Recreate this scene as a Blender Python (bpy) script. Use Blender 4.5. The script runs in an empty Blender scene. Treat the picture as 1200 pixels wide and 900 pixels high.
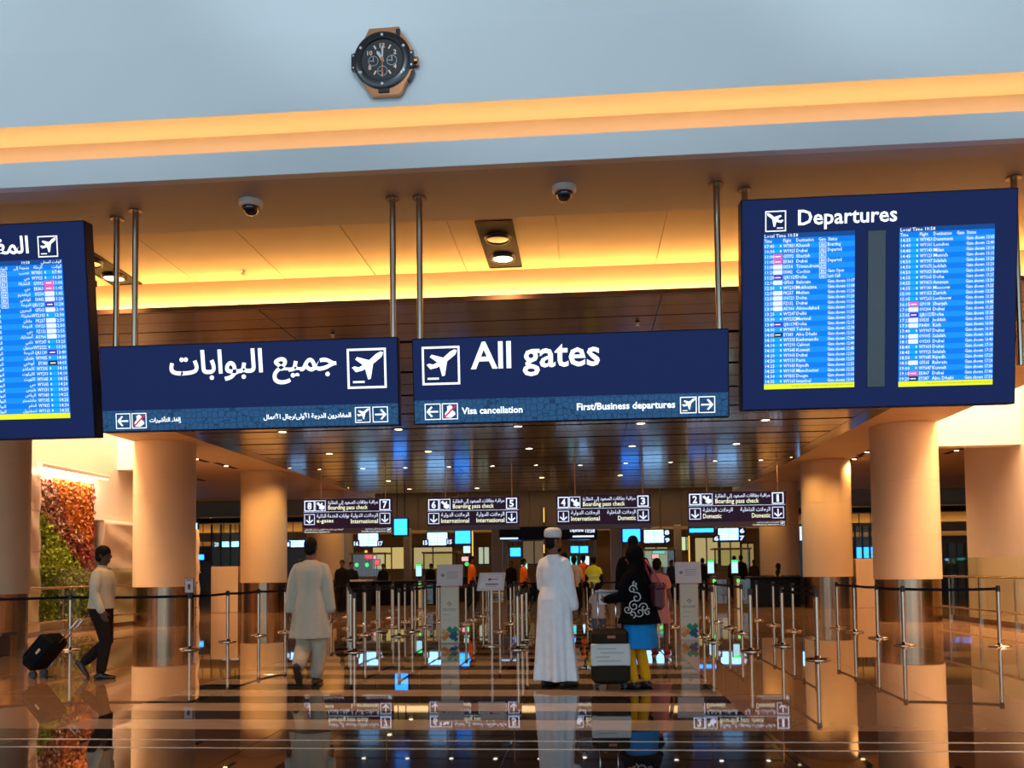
import bpy, math, random
from mathutils import Vector, Matrix, Quaternion

SC = bpy.context.scene
COL = SC.collection
random.seed(7)

# ------------------------------------------------------------------ camera
FPX, PX, PY, EYE = 1050.0, 600.0, 620.0, 1.33
YAW, PITCH, ROLL = math.atan(.083), math.atan(48 / 1050), .0115
_cy, _sy, _cp, _sp = math.cos(YAW), math.sin(YAW), math.cos(PITCH), math.sin(PITCH)
_d, _r, _u = Vector((-_sy, _cy, 0)), Vector((_cy, _sy, 0)), Vector((0, 0, 1))
CD = _d * _cp + _u * _sp
_u2 = _u * _cp - _d * _sp
CR = _r * math.cos(ROLL) - _u2 * math.sin(ROLL)
CU = _u2 * math.cos(ROLL) + _r * math.sin(ROLL)
cam_data = bpy.data.cameras.new('camera')
cam = bpy.data.objects.new('camera', cam_data)
COL.objects.link(cam)
cam.matrix_world = Matrix(((CR.x, CU.x, -CD.x, 0), (CR.y, CU.y, -CD.y, 0), (CR.z, CU.z, -CD.z, EYE), (0, 0, 0, 1)))
cam_data.sensor_width = 36
cam_data.sensor_fit = 'HORIZONTAL'
cam_data.lens = 36 * FPX / 1200
cam_data.shift_y = (PY - 450) / 1200
cam_data.clip_end = 300
cam_data.dof.use_dof = True
cam_data.dof.focus_distance = 10.5
cam_data.dof.aperture_fstop = 2.8
SC.camera = cam

# ------------------------------------------------------------------ world, large lights, exposure
world = bpy.data.worlds.new('world')
SC.world = world
world.use_nodes = True
bg = world.node_tree.nodes['Background']
bg.inputs[0].default_value = (.56, .80, 1.0, 1)      # daylight behind the hall's open glass front
bg.inputs[1].default_value = 2.2
SC.view_settings.view_transform = 'Standard'
SC.view_settings.look = 'None'
SC.view_settings.gamma = 1
SC.view_settings.use_curve_mapping = False
SC.view_settings.exposure = 0.0
try:
    SC.cycles.max_bounces = 8
    SC.cycles.diffuse_bounces = 4
    SC.cycles.glossy_bounces = 5
    SC.cycles.sample_clamp_indirect = 4
    SC.cycles.blur_glossy = .5
    SC.cycles.caustics_reflective = False
    SC.cycles.caustics_refractive = False
except Exception:
    pass


def pt(x, y, X=None, Y=None, Z=None):
    """the point of a real plane (X=, Y= or Z=) seen at pixel x, y"""
    v = CR * ((x - PX) / FPX) + CU * ((PY - y) / FPX) + CD
    c = Vector((0, 0, EYE))
    if Y is not None:
        return c + v * (Y / v.y)
    if Z is not None:
        return c + v * ((Z - EYE) / v.z)
    return c + v * (X / v.x)


def area_lamp(name, loc, rot, sx, sy, energy, color):
    d = bpy.data.lights.new(name, 'AREA')
    d.shape = 'RECTANGLE'
    d.size, d.size_y, d.energy, d.color = sx, sy, energy, color
    o = bpy.data.objects.new(name, d)
    COL.objects.link(o)
    o.location, o.rotation_euler = loc, rot
    return o


WARM = (1.0, .51, .18)
# skylight strips high over the two side wells, and an area light added to brighten the far hall
area_lamp('well_light_left', (-12.15, 20, 7.8), (0, 0, 0), 1.1, 14, 2600, (1, .61, .34))
area_lamp('well_light_right', (9.5, 20, 7.8), (0, 0, 0), 1.8, 14, 2600, (1, .57, .29))
area_lamp('far_hall_fill', (-2, 44.6, 5.6), (0, 0, 0), 34, 3, 620, (1, .68, .30))

# cool spots without fixtures, added to brighten the pale upper wall
for _x in (-11.5, -6.5, -1.5, 3.5):
    _l = bpy.data.lights.new('upper_wall_fill', 'SPOT')
    _l.energy, _l.spot_size, _l.spot_blend, _l.shadow_soft_size, _l.color = 340, math.radians(84), .35, .25, (.66, .86, 1.0)
    _o = bpy.data.objects.new('upper_wall_fill', _l)
    COL.objects.link(_o)
    _o.location = (_x, 2.2, 8.2)
    _o.rotation_euler = (Vector((1.2, 5.9, 1.1))).to_track_quat('-Z', 'Y').to_euler()


# ------------------------------------------------------------------ materials
MATS = {}


def nodes_of(name):
    m = bpy.data.materials.new(name)
    m.use_nodes = True
    return m, m.node_tree, m.node_tree.nodes['Principled BSDF']


def mat(name, col, rough=.5, metal=0.0, emit=0.0, ecol=None, var=.08, scale=6.0, bump=0.0, coat=0.0, stretch=None, spec=None):
    """principled surface whose colour is broken up by object-space noise"""
    if name in MATS:
        return MATS[name]
    m, t, b = nodes_of(name)
    n = t.nodes
    tc = n.new('ShaderNodeTexCoord')
    mp = n.new('ShaderNodeMapping')
    if stretch:
        mp.inputs['Scale'].default_value = stretch
    nz = n.new('ShaderNodeTexNoise')
    nz.inputs['Scale'].default_value = scale
    nz.inputs['Detail'].default_value = 4
    rp = n.new('ShaderNodeMixRGB')
    rp.inputs[1].default_value = (*[max(0, c * (1 - var)) for c in col], 1)
    rp.inputs[2].default_value = (*[min(1, c * (1 + var)) for c in col], 1)
    t.links.new(tc.outputs['Object'], mp.inputs[0])
    t.links.new(mp.outputs[0], nz.inputs['Vector'])
    t.links.new(nz.outputs[0], rp.inputs[0])
    t.links.new(rp.outputs[0], b.inputs['Base Color'])
    b.inputs['Roughness'].default_value = rough
    b.inputs['Metallic'].default_value = metal
    if coat:
        b.inputs['Coat Weight'].default_value = coat
        b.inputs['Coat Roughness'].default_value = .1
    if spec is not None:
        b.inputs['Specular IOR Level'].default_value = spec
    if bump:
        bp = n.new('ShaderNodeBump')
        bp.inputs['Strength'].default_value = bump
        bp.inputs['Distance'].default_value = .02
        t.links.new(nz.outputs[0], bp.inputs['Height'])
        t.links.new(bp.outputs[0], b.inputs['Normal'])
    if emit:
        b.inputs['Emission Color'].default_value = (*(ecol or col), 1)
        b.inputs['Emission Strength'].default_value = emit
    MATS[name] = m
    return m


def glow(name, col, s):
    """a lamp, lit sign or screen surface"""
    return mat(name, tuple(min(c, .8) * .25 for c in col), .4, 0, s, col, var=.02, spec=.1)


def glass_mat(name, tint, alpha):
    if name in MATS:
        return MATS[name]
    m, t, b = nodes_of(name)
    n = t.nodes
    tr = n.new('ShaderNodeBsdfTransparent')
    tr.inputs[0].default_value = (*tint, 1)
    gl = n.new('ShaderNodeBsdfGlossy')
    gl.inputs['Roughness'].default_value = .03
    mx = n.new('ShaderNodeMixShader')
    lw = n.new('ShaderNodeLayerWeight')
    lw.inputs[0].default_value = .5
    pw = n.new('ShaderNodeMath')
    pw.operation = 'POWER'
    pw.inputs[1].default_value = 4
    ml = n.new('ShaderNodeMath')
    ml.operation = 'MULTIPLY_ADD'
    ml.inputs[1].default_value = .6
    ml.inputs[2].default_value = alpha
    t.links.new(lw.outputs['Facing'], pw.inputs[0])
    t.links.new(pw.outputs[0], ml.inputs[0])
    ad = ml
    t.links.new(ad.outputs[0], mx.inputs[0])
    t.links.new(tr.outputs[0], mx.inputs[1])
    t.links.new(gl.outputs[0], mx.inputs[2])
    t.links.new(mx.outputs[0], n['Material Output'].inputs[0])
    MATS[name] = m
    return m


def strip_pattern(name, base, line, emit):
    """backlit blue band with a lattice of darker lines"""
    if name in MATS:
        return MATS[name]
    m, t, b = nodes_of(name)
    n = t.nodes
    tc = n.new('ShaderNodeTexCoord')
    vo = n.new('ShaderNodeTexVoronoi')
    vo.feature = 'DISTANCE_TO_EDGE'
    vo.inputs['Scale'].default_value = 17
    vo.inputs['Randomness'].default_value = .55
    rp = n.new('ShaderNodeValToRGB')
    rp.color_ramp.elements[0].position = .03
    rp.color_ramp.elements[0].color = (*line, 1)
    rp.color_ramp.elements[1].position = .07
    rp.color_ramp.elements[1].color = (*base, 1)
    t.links.new(tc.outputs['Object'], vo.inputs['Vector'])
    t.links.new(vo.outputs['Distance'], rp.inputs[0])
    t.links.new(rp.outputs[0], b.inputs['Base Color'])
    t.links.new(rp.outputs[0], b.inputs['Emission Color'])
    b.inputs['Emission Strength'].default_value = emit
    b.inputs['Roughness'].default_value = .4
    b.inputs['Specular IOR Level'].default_value = .1
    MATS[name] = m
    return m


def stone_mat(name, col, rough=.02, var=.18, scale=2.2):
    """polished veined stone"""
    if name in MATS:
        return MATS[name]
    m, t, b = nodes_of(name)
    n = t.nodes
    ge = n.new('ShaderNodeNewGeometry')
    nz = n.new('ShaderNodeTexNoise')
    nz.inputs['Scale'].default_value = scale
    nz.inputs['Detail'].default_value = 8
    nz.inputs['Distortion'].default_value = 1.2
    mx = n.new('ShaderNodeMixRGB')
    mx.inputs[1].default_value = (*[c * (1 - var) for c in col], 1)
    mx.inputs[2].default_value = (*[c * (1 + var) for c in col], 1)
    t.links.new(ge.outputs['Position'], nz.inputs['Vector'])
    t.links.new(nz.outputs[0], mx.inputs[0])
    t.links.new(mx.outputs[0], b.inputs['Base Color'])
    n2 = n.new('ShaderNodeTexNoise')
    n2.inputs['Scale'].default_value = 1.3
    bp = n.new('ShaderNodeBump')
    bp.inputs['Strength'].default_value = .012
    bp.inputs['Distance'].default_value = .02
    t.links.new(ge.outputs['Position'], n2.inputs['Vector'])
    t.links.new(n2.outputs[0], bp.inputs['Height'])
    t.links.new(bp.outputs[0], b.inputs['Normal'])
    b.inputs['Roughness'].default_value = rough
    b.inputs['IOR'].default_value = 1.6
    MATS[name] = m
    return m


def skin(i=0):
    return mat('skin_%d' % i, [(.20, .085, .045), (.10, .045, .028), (.26, .12, .065)][i], .6, var=.1, scale=20, spec=.25)


def cloth(name, col, rough=.85, var=.1, scale=14.):
    return mat('cloth_' + name, col, rough, 0, var=var, scale=scale, bump=.15, spec=.06)


M_STEEL = mat('brushed_steel', (.45, .36, .27), .2, 1.0, var=.1, scale=4, stretch=(1, 1, .05))
M_CHROME = mat('chrome', (.75, .72, .70), .12, 1.0, var=.04)
M_DARK = mat('black_plastic', (.012, .012, .016), .4, var=.1)
M_BELT = mat('navy_webbing', (.004, .006, .016), .8, var=.15, scale=60, spec=.15)
M_WALLW = mat('white_plaster', (.80, .74, .68), .75, var=.03, scale=3)
M_FASCIA = mat('pale_fascia_paint', (.80, .82, .83), .6, var=.025, scale=1.2)
M_CREAM = mat('cream_ceiling_board', (.64, .50, .35), .6, var=.04, scale=2)
M_SOFFIT = mat('taupe_soffit_paint', (.50, .46, .44), .5, var=.03, scale=2)
M_SHAFT = mat('column_stone', (.74, .58, .38), .5, var=.05, scale=1.5)
M_CLAD = mat('bronze_steel_cladding', (.34, .215, .13), .20, 1.0, var=.6, scale=5.5, stretch=(1, 1, .015), bump=1.0)  # vertical colour streaks stand in for reflections of the hall
M_PLANK = mat('brown_metal_plank', (.115, .072, .060), .23, .7, var=.12, scale=1.5, coat=.35, stretch=(.2, 4, 1))
M_BLACK = mat('slot_black', (.006, .005, .005), .8)
M_BROWNWALL = mat('brown_wall_panel', (.30, .20, .13), .5, var=.1, scale=2)
M_COUNTER = mat('black_counter', (.005, .0045, .005), .4, var=.2, spec=.12)
M_NAVY = mat('navy_sign_face', (.004, .008, .035), .35, 0, .42, (.016, .034, .17), var=.02, spec=.08)
M_NAVYEDGE = mat('navy_sign_edge', (.005, .009, .032), .45, var=.05, spec=.12)
M_STRIP = strip_pattern('blue_lattice_strip', (.020, .075, .17), (.010, .035, .09), .8)
M_TEXT = glow('lit_white', (.93, 1.0, 1.0), 1.25)
M_TEXTY = glow('lit_cream', (1.0, 1.0, .70), 1.2)
M_RED = glow('lit_red', (.85, .03, .10), .8)
M_LED = glow('warm_led_strip', (1.0, .50, .12), 12.0)
M_LED2 = glow('warm_led_strip_inner', (1.0, .50, .13), 85.0)
M_LAMP = glow('warm_lamp_lens', (1.0, .74, .36), 14.0)
M_LAMPW = glow('white_lamp_lens', (1.0, .90, .78), 10.0)
M_GLASS = glass_mat('balustrade_glass', (.88, .92, .82), .04)
M_COPPER = mat('rose_gold', (.88, .40, .20), .22, 1.0, var=.1)


# ------------------------------------------------------------------ mesh helpers
class MB:
    def __init__(self):
        self.v, self.f, self.m = [], [], []

    def add(self, vs, fs, mi=0):
        b = len(self.v)
        self.v += [tuple(p) for p in vs]
        for f in fs:
            self.f.append([i + b for i in f])
            self.m.append(mi)
        return self

    def box(self, c, s, mi=0, R=None):
        x, y, z = s[0] / 2, s[1] / 2, s[2] / 2
        P = [Vector((a * x, b * y, d * z)) for d in (-1, 1) for b in (-1, 1) for a in (-1, 1)]
        if R is not None:
            P = [R @ p for p in P]
        c = Vector(c)
        return self.add([c + p for p in P], [(0, 2, 3, 1), (4, 5, 7, 6), (0, 1, 5, 4), (2, 6, 7, 3), (0, 4, 6, 2), (1, 3, 7, 5)], mi)

    def bbox(self, c, s, b=.01, mi=0, R=None):
        """box with chamfered edges"""
        x, y, z = s[0] / 2, s[1] / 2, s[2] / 2
        b = min(b, x * .8, y * .8, z * .8)
        c = Vector(c)
        P, idx = [], {}
        for sx in (-1, 1):
            for sy in (-1, 1):
                for sz in (-1, 1):
                    for ax in range(3):
                        q = [sx * (x - b), sy * (y - b), sz * (z - b)]
                        q[ax] = (sx * x, sy * y, sz * z)[ax]
                        idx[sx, sy, sz, ax] = len(P)
                        P.append(Vector(q))
        F = []
        for ax in range(3):
            o = [i for i in range(3) if i != ax]
            for s_ in (-1, 1):
                loop = []
                for a, d in ((-1, -1), (1, -1), (1, 1), (-1, 1)):
                    k = [0, 0, 0]
                    k[ax], k[o[0]], k[o[1]] = s_, a, d
                    loop.append(idx[(*k, ax)])
                F.append(loop)
            for a in (-1, 1):
                for d in (-1, 1):
                    k0, k1 = [0] * 3, [0] * 3
                    k0[ax], k1[ax] = -1, 1
                    k0[o[0]] = k1[o[0]] = a
                    k0[o[1]] = k1[o[1]] = d
                    F.append([idx[(*k0, o[0])], idx[(*k1, o[0])], idx[(*k1, o[1])], idx[(*k0, o[1])]])
        for sx in (-1, 1):
            for sy in (-1, 1):
                for sz in (-1, 1):
                    F.append([idx[sx, sy, sz, i] for i in range(3)])
        if R is not None:
            P = [R @ p for p in P]
        return self.add([c + p for p in P], F, mi)

    def lathe(self, prof, c=(0, 0, 0), n=24, mi=0, caps=True, axis=None):
        """prof: (radius, height) pairs about +Z, or about axis"""
        c = Vector(c)
        Q = Vector((0, 0, 1)).rotation_difference(Vector(axis)) if axis is not None else Quaternion()
        P = [c + Q @ Vector((r * math.cos(2 * math.pi * k / n), r * math.sin(2 * math.pi * k / n), h)) for r, h in prof for k in range(n)]
        F = [(j * n + k, j * n + (k + 1) % n, (j + 1) * n + (k + 1) % n, (j + 1) * n + k) for j in range(len(prof) - 1) for k in range(n)]
        if caps:
            F += [tuple(reversed(range(n))), tuple(range((len(prof) - 1) * n, len(prof) * n))]
        return self.add(P, F, mi)

    def cyl(self, a, b, r, r2=None, n=12, mi=0):
        a, b = Vector(a), Vector(b)
        return self.lathe([(r, 0), (r if r2 is None else r2, (b - a).length)], a, n, mi, True, b - a)

    def tube(self, pts, rad, n=12, side=(1, 0, 0), fold=None, round_=True, mi=0):
        """closed tube along pts; rad: r or (r across, r other) per point; fold(i, angle) scales a ring"""
        P = [Vector(p) for p in pts]
        rad = [(r, r) if not isinstance(r, tuple) else r for r in rad]
        fi = list(range(len(P)))
        if round_:
            t0, t1 = (P[0] - P[1]).normalized(), (P[-1] - P[-2]).normalized()
            a, b = rad[0], rad[-1]
            ma, mb = min(a), min(b)
            P = [P[0] + t0 * ma * .98, P[0] + t0 * ma * .7] + P + [P[-1] + t1 * mb * .7, P[-1] + t1 * mb * .98]
            rad = [(a[0] * .2, a[1] * .2), (a[0] * .71, a[1] * .71)] + rad + [(b[0] * .71, b[1] * .71), (b[0] * .2, b[1] * .2)]
            fi = [0, 0] + fi + [fi[-1], fi[-1]]
        V, F = [], []
        for i, p in enumerate(P):
            t = (P[min(i + 1, len(P) - 1)] - P[max(i - 1, 0)]).normalized()
            s = Vector(side) - t * t.dot(Vector(side))
            if s.length < .05:
                s = Vector((0, 1, 0)) - t * t.y
            s.normalize()
            q = t.cross(s)
            for k in range(n):
                a = 2 * math.pi * k / n
                g = fold(fi[i], a) if fold else 1
                V.append(p + s * (math.cos(a) * rad[i][0] * g) + q * (math.sin(a) * rad[i][1] * g))
        for i in range(len(P) - 1):
            for k in range(n):
                F.append((i * n + k, i * n + (k + 1) % n, (i + 1) * n + (k + 1) % n, (i + 1) * n + k))
        F += [tuple(reversed(range(n))), tuple(range((len(P) - 1) * n, len(P) * n))]
        return self.add(V, F, mi)

    def ball(self, c, r, n=14, mi=0):
        r = (r, r, r) if not isinstance(r, tuple) else r
        V, F = [], []
        m = n // 2 + 1
        for j in range(1, m):
            th = math.pi * j / m
            for k in range(n):
                a = 2 * math.pi * k / n
                V.append((c[0] + r[0] * math.sin(th) * math.cos(a), c[1] + r[1] * math.sin(th) * math.sin(a), c[2] + r[2] * math.cos(th)))
        for j in range(m - 2):
            for k in range(n):
                F.append((j * n + k, (j + 1) * n + k, (j + 1) * n + (k + 1) % n, j * n + (k + 1) % n))
        V += [(c[0], c[1], c[2] + r[2]), (c[0], c[1], c[2] - r[2])]
        b = len(V)
        for k in range(n):
            F.append((k, (k + 1) % n, b - 2))
            F.append(((m - 2) * n + (k + 1) % n, (m - 2) * n + k, b - 1))
        return self.add(V, F, mi)

    def flat(self, poly, y=0.0, mi=0):
        """upright polygon in the x-z plane, facing -y"""
        return self.add([(p[0], y, p[1]) for p in poly], [tuple(range(len(poly)))], mi)

    def rect(self, x0, z0, x1, z1, y=0.0, mi=0):
        return self.flat([(x0, z0), (x1, z0), (x1, z1), (x0, z1)], y, mi)

    def ring(self, x0, z0, x1, z1, w, y=0.0, mi=0):
        for r in ((x0, z0, x1, z0 + w), (x0, z1 - w, x1, z1), (x0, z0 + w, x0 + w, z1 - w), (x1 - w, z0 + w, x1, z1 - w)):
            self.rect(*r, y, mi)
        return self

    def build(self, name, mats, parent=None, smooth=False, loc=None):
        me = bpy.data.meshes.new(name)
        me.from_pydata(self.v, [], self.f)
        for q in (mats if isinstance(mats, (list, tuple)) else [mats]):
            me.materials.append(q)
        me.polygons.foreach_set('material_index', self.m)
        if smooth:
            me.polygons.foreach_set('use_smooth', [True] * len(me.polygons))
        me.update()
        o = bpy.data.objects.new(name, me)
        COL.objects.link(o)
        if parent is not None:
            o.parent = parent
        if loc is not None:
            o.location = loc
        if smooth == 'auto':
            try:
                me.set_sharp_from_angle(angle=math.radians(38))
            except Exception:
                pass
        return o


def tag(o, label=None, cat=None, group=None, kind=None):
    if label:
        o['label'] = label
    if cat:
        o['category'] = cat
    if group:
        o['group'] = group
    if kind:
        o['kind'] = kind
    return o


def thing(name, label, cat, loc=(0, 0, 0), rz=0.0, group=None):
    o = bpy.data.objects.new(name, None)
    COL.objects.link(o)
    o.empty_display_size = .2
    o.location, o.rotation_euler = loc, (0, 0, rz)
    return tag(o, label, cat, group)


def struct(mb, name, mats, parent=None, smooth=False):
    o = mb.build(name, mats, parent, smooth)
    if parent is None:
        o['kind'] = 'structure'
    return o


def boxs(*bs):
    m = MB()
    for c, s in bs:
        m.box(c, s)
    return m


def span(x0, x1, y0, y1, z0, z1):
    return ((x0 + x1) / 2, (y0 + y1) / 2, (z0 + z1) / 2), (abs(x1 - x0), abs(y1 - y0), abs(z1 - z0))


def copy_tree(o, parent=None):
    c = o.copy()
    COL.objects.link(c)
    if parent is not None:
        c.parent = parent
    for ch in list(o.children):
        if not ch.name.startswith('belt.') and ch.name != 'belt':
            copy_tree(ch, c)
    return c


def remeshed(mb, name, mats, parent, voxel, smooth_it=3):
    """the closed tubes in mb fused into one continuous skin"""
    o = mb.build(name, mats, None)
    r = o.modifiers.new('fuse', 'REMESH')
    r.mode = 'VOXEL'
    r.voxel_size = voxel
    if smooth_it:
        s = o.modifiers.new('relax', 'SMOOTH')
        s.iterations = smooth_it
        s.factor = .5
    dg = bpy.context.evaluated_depsgraph_get()
    me = bpy.data.meshes.new_from_object(o.evaluated_get(dg))
    old = o.data
    o.modifiers.clear()
    o.data = me
    bpy.data.meshes.remove(old)
    me.polygons.foreach_set('use_smooth', [True] * len(me.polygons))
    me.materials.clear()
    for q in (mats if isinstance(mats, (list, tuple)) else [mats]):
        me.materials.append(q)
    o.parent = parent
    return o


# ------------------------------------------------------------------ lettering
AR = {'ا': (0xFE8D, 2), 'أ': (0xFE83, 2), 'إ': (0xFE87, 2), 'ب': (0xFE8F, 4), 'ت': (0xFE95, 4), 'ة': (0xFE93, 2), 'ج': (0xFE9D, 4), 'ح': (0xFEA1, 4),
      'خ': (0xFEA5, 4), 'د': (0xFEA9, 2), 'ذ': (0xFEAB, 2), 'ر': (0xFEAD, 2), 'ز': (0xFEAF, 2), 'س': (0xFEB1, 4), 'ش': (0xFEB5, 4), 'ص': (0xFEB9, 4),
      'ط': (0xFEC1, 4), 'ع': (0xFEC9, 4), 'غ': (0xFECD, 4), 'ف': (0xFED1, 4), 'ق': (0xFED5, 4), 'ك': (0xFED9, 4), 'ل': (0xFEDD, 4), 'م': (0xFEE1, 4),
      'ن': (0xFEE5, 4), 'ه': (0xFEE9, 4), 'و': (0xFEED, 2), 'ى': (0xFEEF, 2), 'ي': (0xFEF1, 4), 'ئ': (0xFE89, 4), 'ء': (0xFE80, 1)}
LIG = {'ا': 0xFEFB, 'أ': 0xFEF7, 'إ': 0xFEF9}


def arabic(s):
    """joined letter forms in drawing order"""
    out, prev = [], False
    i = 0
    while i < len(s):
        c = s[i]
        if c not in AR:
            out.append(c)
            prev = False
            i += 1
            continue
        base, n = AR[c]
        nxt = s[i + 1] if i + 1 < len(s) else ''
        if c == 'ل' and nxt in LIG:
            out.append(chr(LIG[nxt] + (1 if prev else 0)))
            prev = False
            i += 2
            continue
        joins = n == 4 and nxt in AR and AR[nxt][1] > 1
        if n == 1:
            k = 0
        elif n == 2:
            k = 1 if prev else 0
        else:
            k = (3 if joins else 1) if prev else (2 if joins else 0)
        out.append(chr(base + k))
        prev = joins
        i += 1
    # numbers keep their own direction
    r, num = [], ''
    for ch in reversed(out):
        if ch.isdigit() or ch == ':':
            num = ch + num
        else:
            if num:
                r.append(num)
                num = ''
            r.append(ch)
    return ''.join(r) + num


_tc = {}


def glyphs(s, off=0.0, res=2, line=1.0, align='LEFT'):
    key = (s, off, res, line, align)
    if key not in _tc:
        c = bpy.data.curves.new('lettering_source', 'FONT')
        c.body, c.offset, c.resolution_u, c.space_line, c.align_x = s, off, res, line, align
        o = bpy.data.objects.new('lettering_source', c)
        me = bpy.data.meshes.new_from_object(o)
        v = [(p.co.x, p.co.y) for p in me.vertices]
        f = [tuple(p.vertices) for p in me.polygons]
        bpy.data.objects.remove(o)
        bpy.data.curves.remove(c)
        bpy.data.meshes.remove(me)
        _tc[key] = (v, f)
    return _tc[key]


def write(mb, s, x0, x1, zc, y, mi=0, off=.02, h=None, res=2):
    """lettering fitted between x0 and x1 (or to height h from x0), middle at zc"""
    v, f = glyphs(s, off, res)
    if not v:
        return
    a, b = min(p[0] for p in v), max(p[0] for p in v)
    k = (x1 - x0) / (b - a)
    lo, hi = min(p[1] for p in v), max(p[1] for p in v)
    kz = k if h is None else h / (hi - lo)
    mb.add([(x0 + (p[0] - a) * k, y, zc + (p[1] - (lo + hi) / 2) * kz) for p in v], f, mi)


def write_col(mb, rows, x, z0, pitch, size, y, mi=0, off=.01, align='LEFT', sx=1.0):
    for i, s in enumerate(rows):
        if s:
            v, f = glyphs(s, off, 1, 1.0, align)
            mb.add([(x + p[0] * size * sx, y, z0 - i * pitch + p[1] * size) for p in v], f, mi)


PLANE = [[(.93, .89), (.89, .78), (.62, .57), (.40, .45), (.22, .41), (.12, .53), (.19, .56), (.30, .53), (.48, .63), (.74, .85), (.86, .91)],
         [(.68, .68), (.60, .24), (.53, .22), (.45, .52)], [(.58, .70), (.26, .79), (.21, .73), (.44, .56)]]


def icon(mb, kind, x0, z0, s, y, mi=0, flip=False, frame=True, ri=1):
    """square pictogram with its lower left corner at x0, z0"""
    def P(a, b):
        return (x0 + (1 - a if flip else a) * s, z0 + b * s)
    if frame:
        mb.ring(x0, z0, x0 + s, z0 + s, s * .055, y, mi)
    def poly(q, yy=y, m=mi):
        q = [P(*p) for p in q]
        mb.flat(q if not flip else q[::-1], yy, m)
    if kind == 'plane':
        for i, q in enumerate(PLANE):
            poly(q, y - .0004 * i)
        poly([(.14, .14), (.44, .14), (.44, .19), (.14, .19)])
    elif kind in ('right', 'left', 'down', 'up'):
        rot = {'right': 0, 'up': 1, 'left': 2, 'down': 3}[kind]
        for k, q in enumerate(([(.16, .45), (.74, .45), (.74, .55), (.16, .55)], [(.50, .22), (.60, .16), (.90, .50), (.78, .53)], [(.78, .47), (.90, .50), (.60, .84), (.50, .78)])):
            w = []
            for a, b in q:
                a, b = a - .5, b - .5
                for _ in range(rot):
                    a, b = -b, a
                w.append((a + .5, b + .5))
            poly(w, y - .0004 * k)
    elif kind == 'stamp':
        poly([(.20, .14), (.56, .10), (.84, .30), (.80, .46), (.62, .58), (.66, .80), (.50, .90), (.32, .80), (.34, .56), (.18, .40)])
        poly([(.10, .16), (.18, .10), (.92, .82), (.84, .90)], y - .0008, ri)
    elif kind == 'pass':
        poly([(.12, .70), (.30, .86), (.50, .62), (.62, .80), (.72, .74), (.66, .56), (.90, .48), (.90, .20), (.62, .10), (.36, .26), (.42, .44)])
    return mb


# ------------------------------------------------------------------ floor
floor = struct(boxs(span(-32, 28, -26, 52, -.3, -.022)), 'floor', stone_mat('stone_bed', (.05, .035, .025)))
M_TAN = stone_mat('polished_tan_stone', (.40, .23, .12))
M_DK = stone_mat('polished_black_granite', (.018, .015, .016))
M_LT = stone_mat('polished_beige_stone', (.48, .35, .24))
M_BRN = stone_mat('polished_brown_granite', (.10, .058, .034))


def slab(x0, x1, y0, y1, m, cache={}):
    key = (round(x1 - x0, 3), round(y1 - y0, 3), m.name)
    if key not in cache:
        w, d = key[0] - .005, key[1] - .005
        cache[key] = MB().bbox((0, 0, -.011), (w, d, .022), .0015).build('stone_slab', m, floor)
        o = cache[key]
    else:
        o = cache[key].copy()
        COL.objects.link(o)
    o.location = ((x0 + x1) / 2, (y0 + y1) / 2, 0)


y = 7.5
i = 0
while y < 38:                                     # black and beige bands across the middle aisle
    slab(-4.6, 1.4, y, y + .5, M_LT if i % 2 == 0 else M_DK)
    y += .5
    i += 1
for side in ((-12.6, -4.6, 4), (1.4, 9.4, 4)):
    for a in range(side[2]):
        for b in range(16):
            slab(side[0] + 2 * a, side[0] + 2 * a + 2, 7.5 + 2 * b, 9.5 + 2 * b, M_TAN)
for b in range(3):
    for a in range(11):
        x0 = -12.6 + 2 * a
        slab(x0, x0 + 2, 5.5 - 2 * b, 7.5 - 2 * b, M_DK if -6 < x0 < 1.5 else M_BRN)
for yy in (7.02, 6.70):                            # two thin pale inlays across the hall
    struct(boxs(span(-12.6, 9.4, yy - .018, yy + .018, -.01, .0015)), 'inlay', mat('pale_metal_inlay', (.62, .50, .40), .25, .6), floor)

# rest of the floor beyond the slabs
struct(boxs(span(-32, -12.6, -26, 52, -.02, 0), span(9.4, 28, -26, 52, -.02, 0), span(-12.6, 9.4, 39.5, 52, -.02, 0), span(-12.6, 9.4, -26, 1.5, -.02, 0)), 'floor_surround', M_TAN, floor)

# ------------------------------------------------------------------ shell of the hall
XL, XR = -12.8, 10.6
DZ = 4.73
ROOF = 8.0
struct(boxs(span(-32, 28, 8.6, 52, ROOF, ROOF + .3)), 'ceiling_roof', M_WALLW)
struct(boxs(span(-32, 28, -26, 9.2, 13.0, 13.3)), 'ceiling_hall', M_FASCIA)
struct(boxs(span(-32.3, -32, -26, 52, 0, 13)), 'wall_far_left', M_FASCIA)
struct(boxs(span(28, 28.3, -26, 52, 0, 13)), 'wall_far_right', M_FASCIA)
struct(boxs(span(-32, 28, 52, 52.3, 0, 8)), 'wall_back', M_BROWNWALL)
struct(boxs(span(XL - .3, XL, 8.7, 27, 0, ROOF)), 'wall_left', M_WALLW)
struct(boxs(span(XR, XR + .3, 8.7, 26, 0, ROOF)), 'wall_right', M_WALLW)

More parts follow.
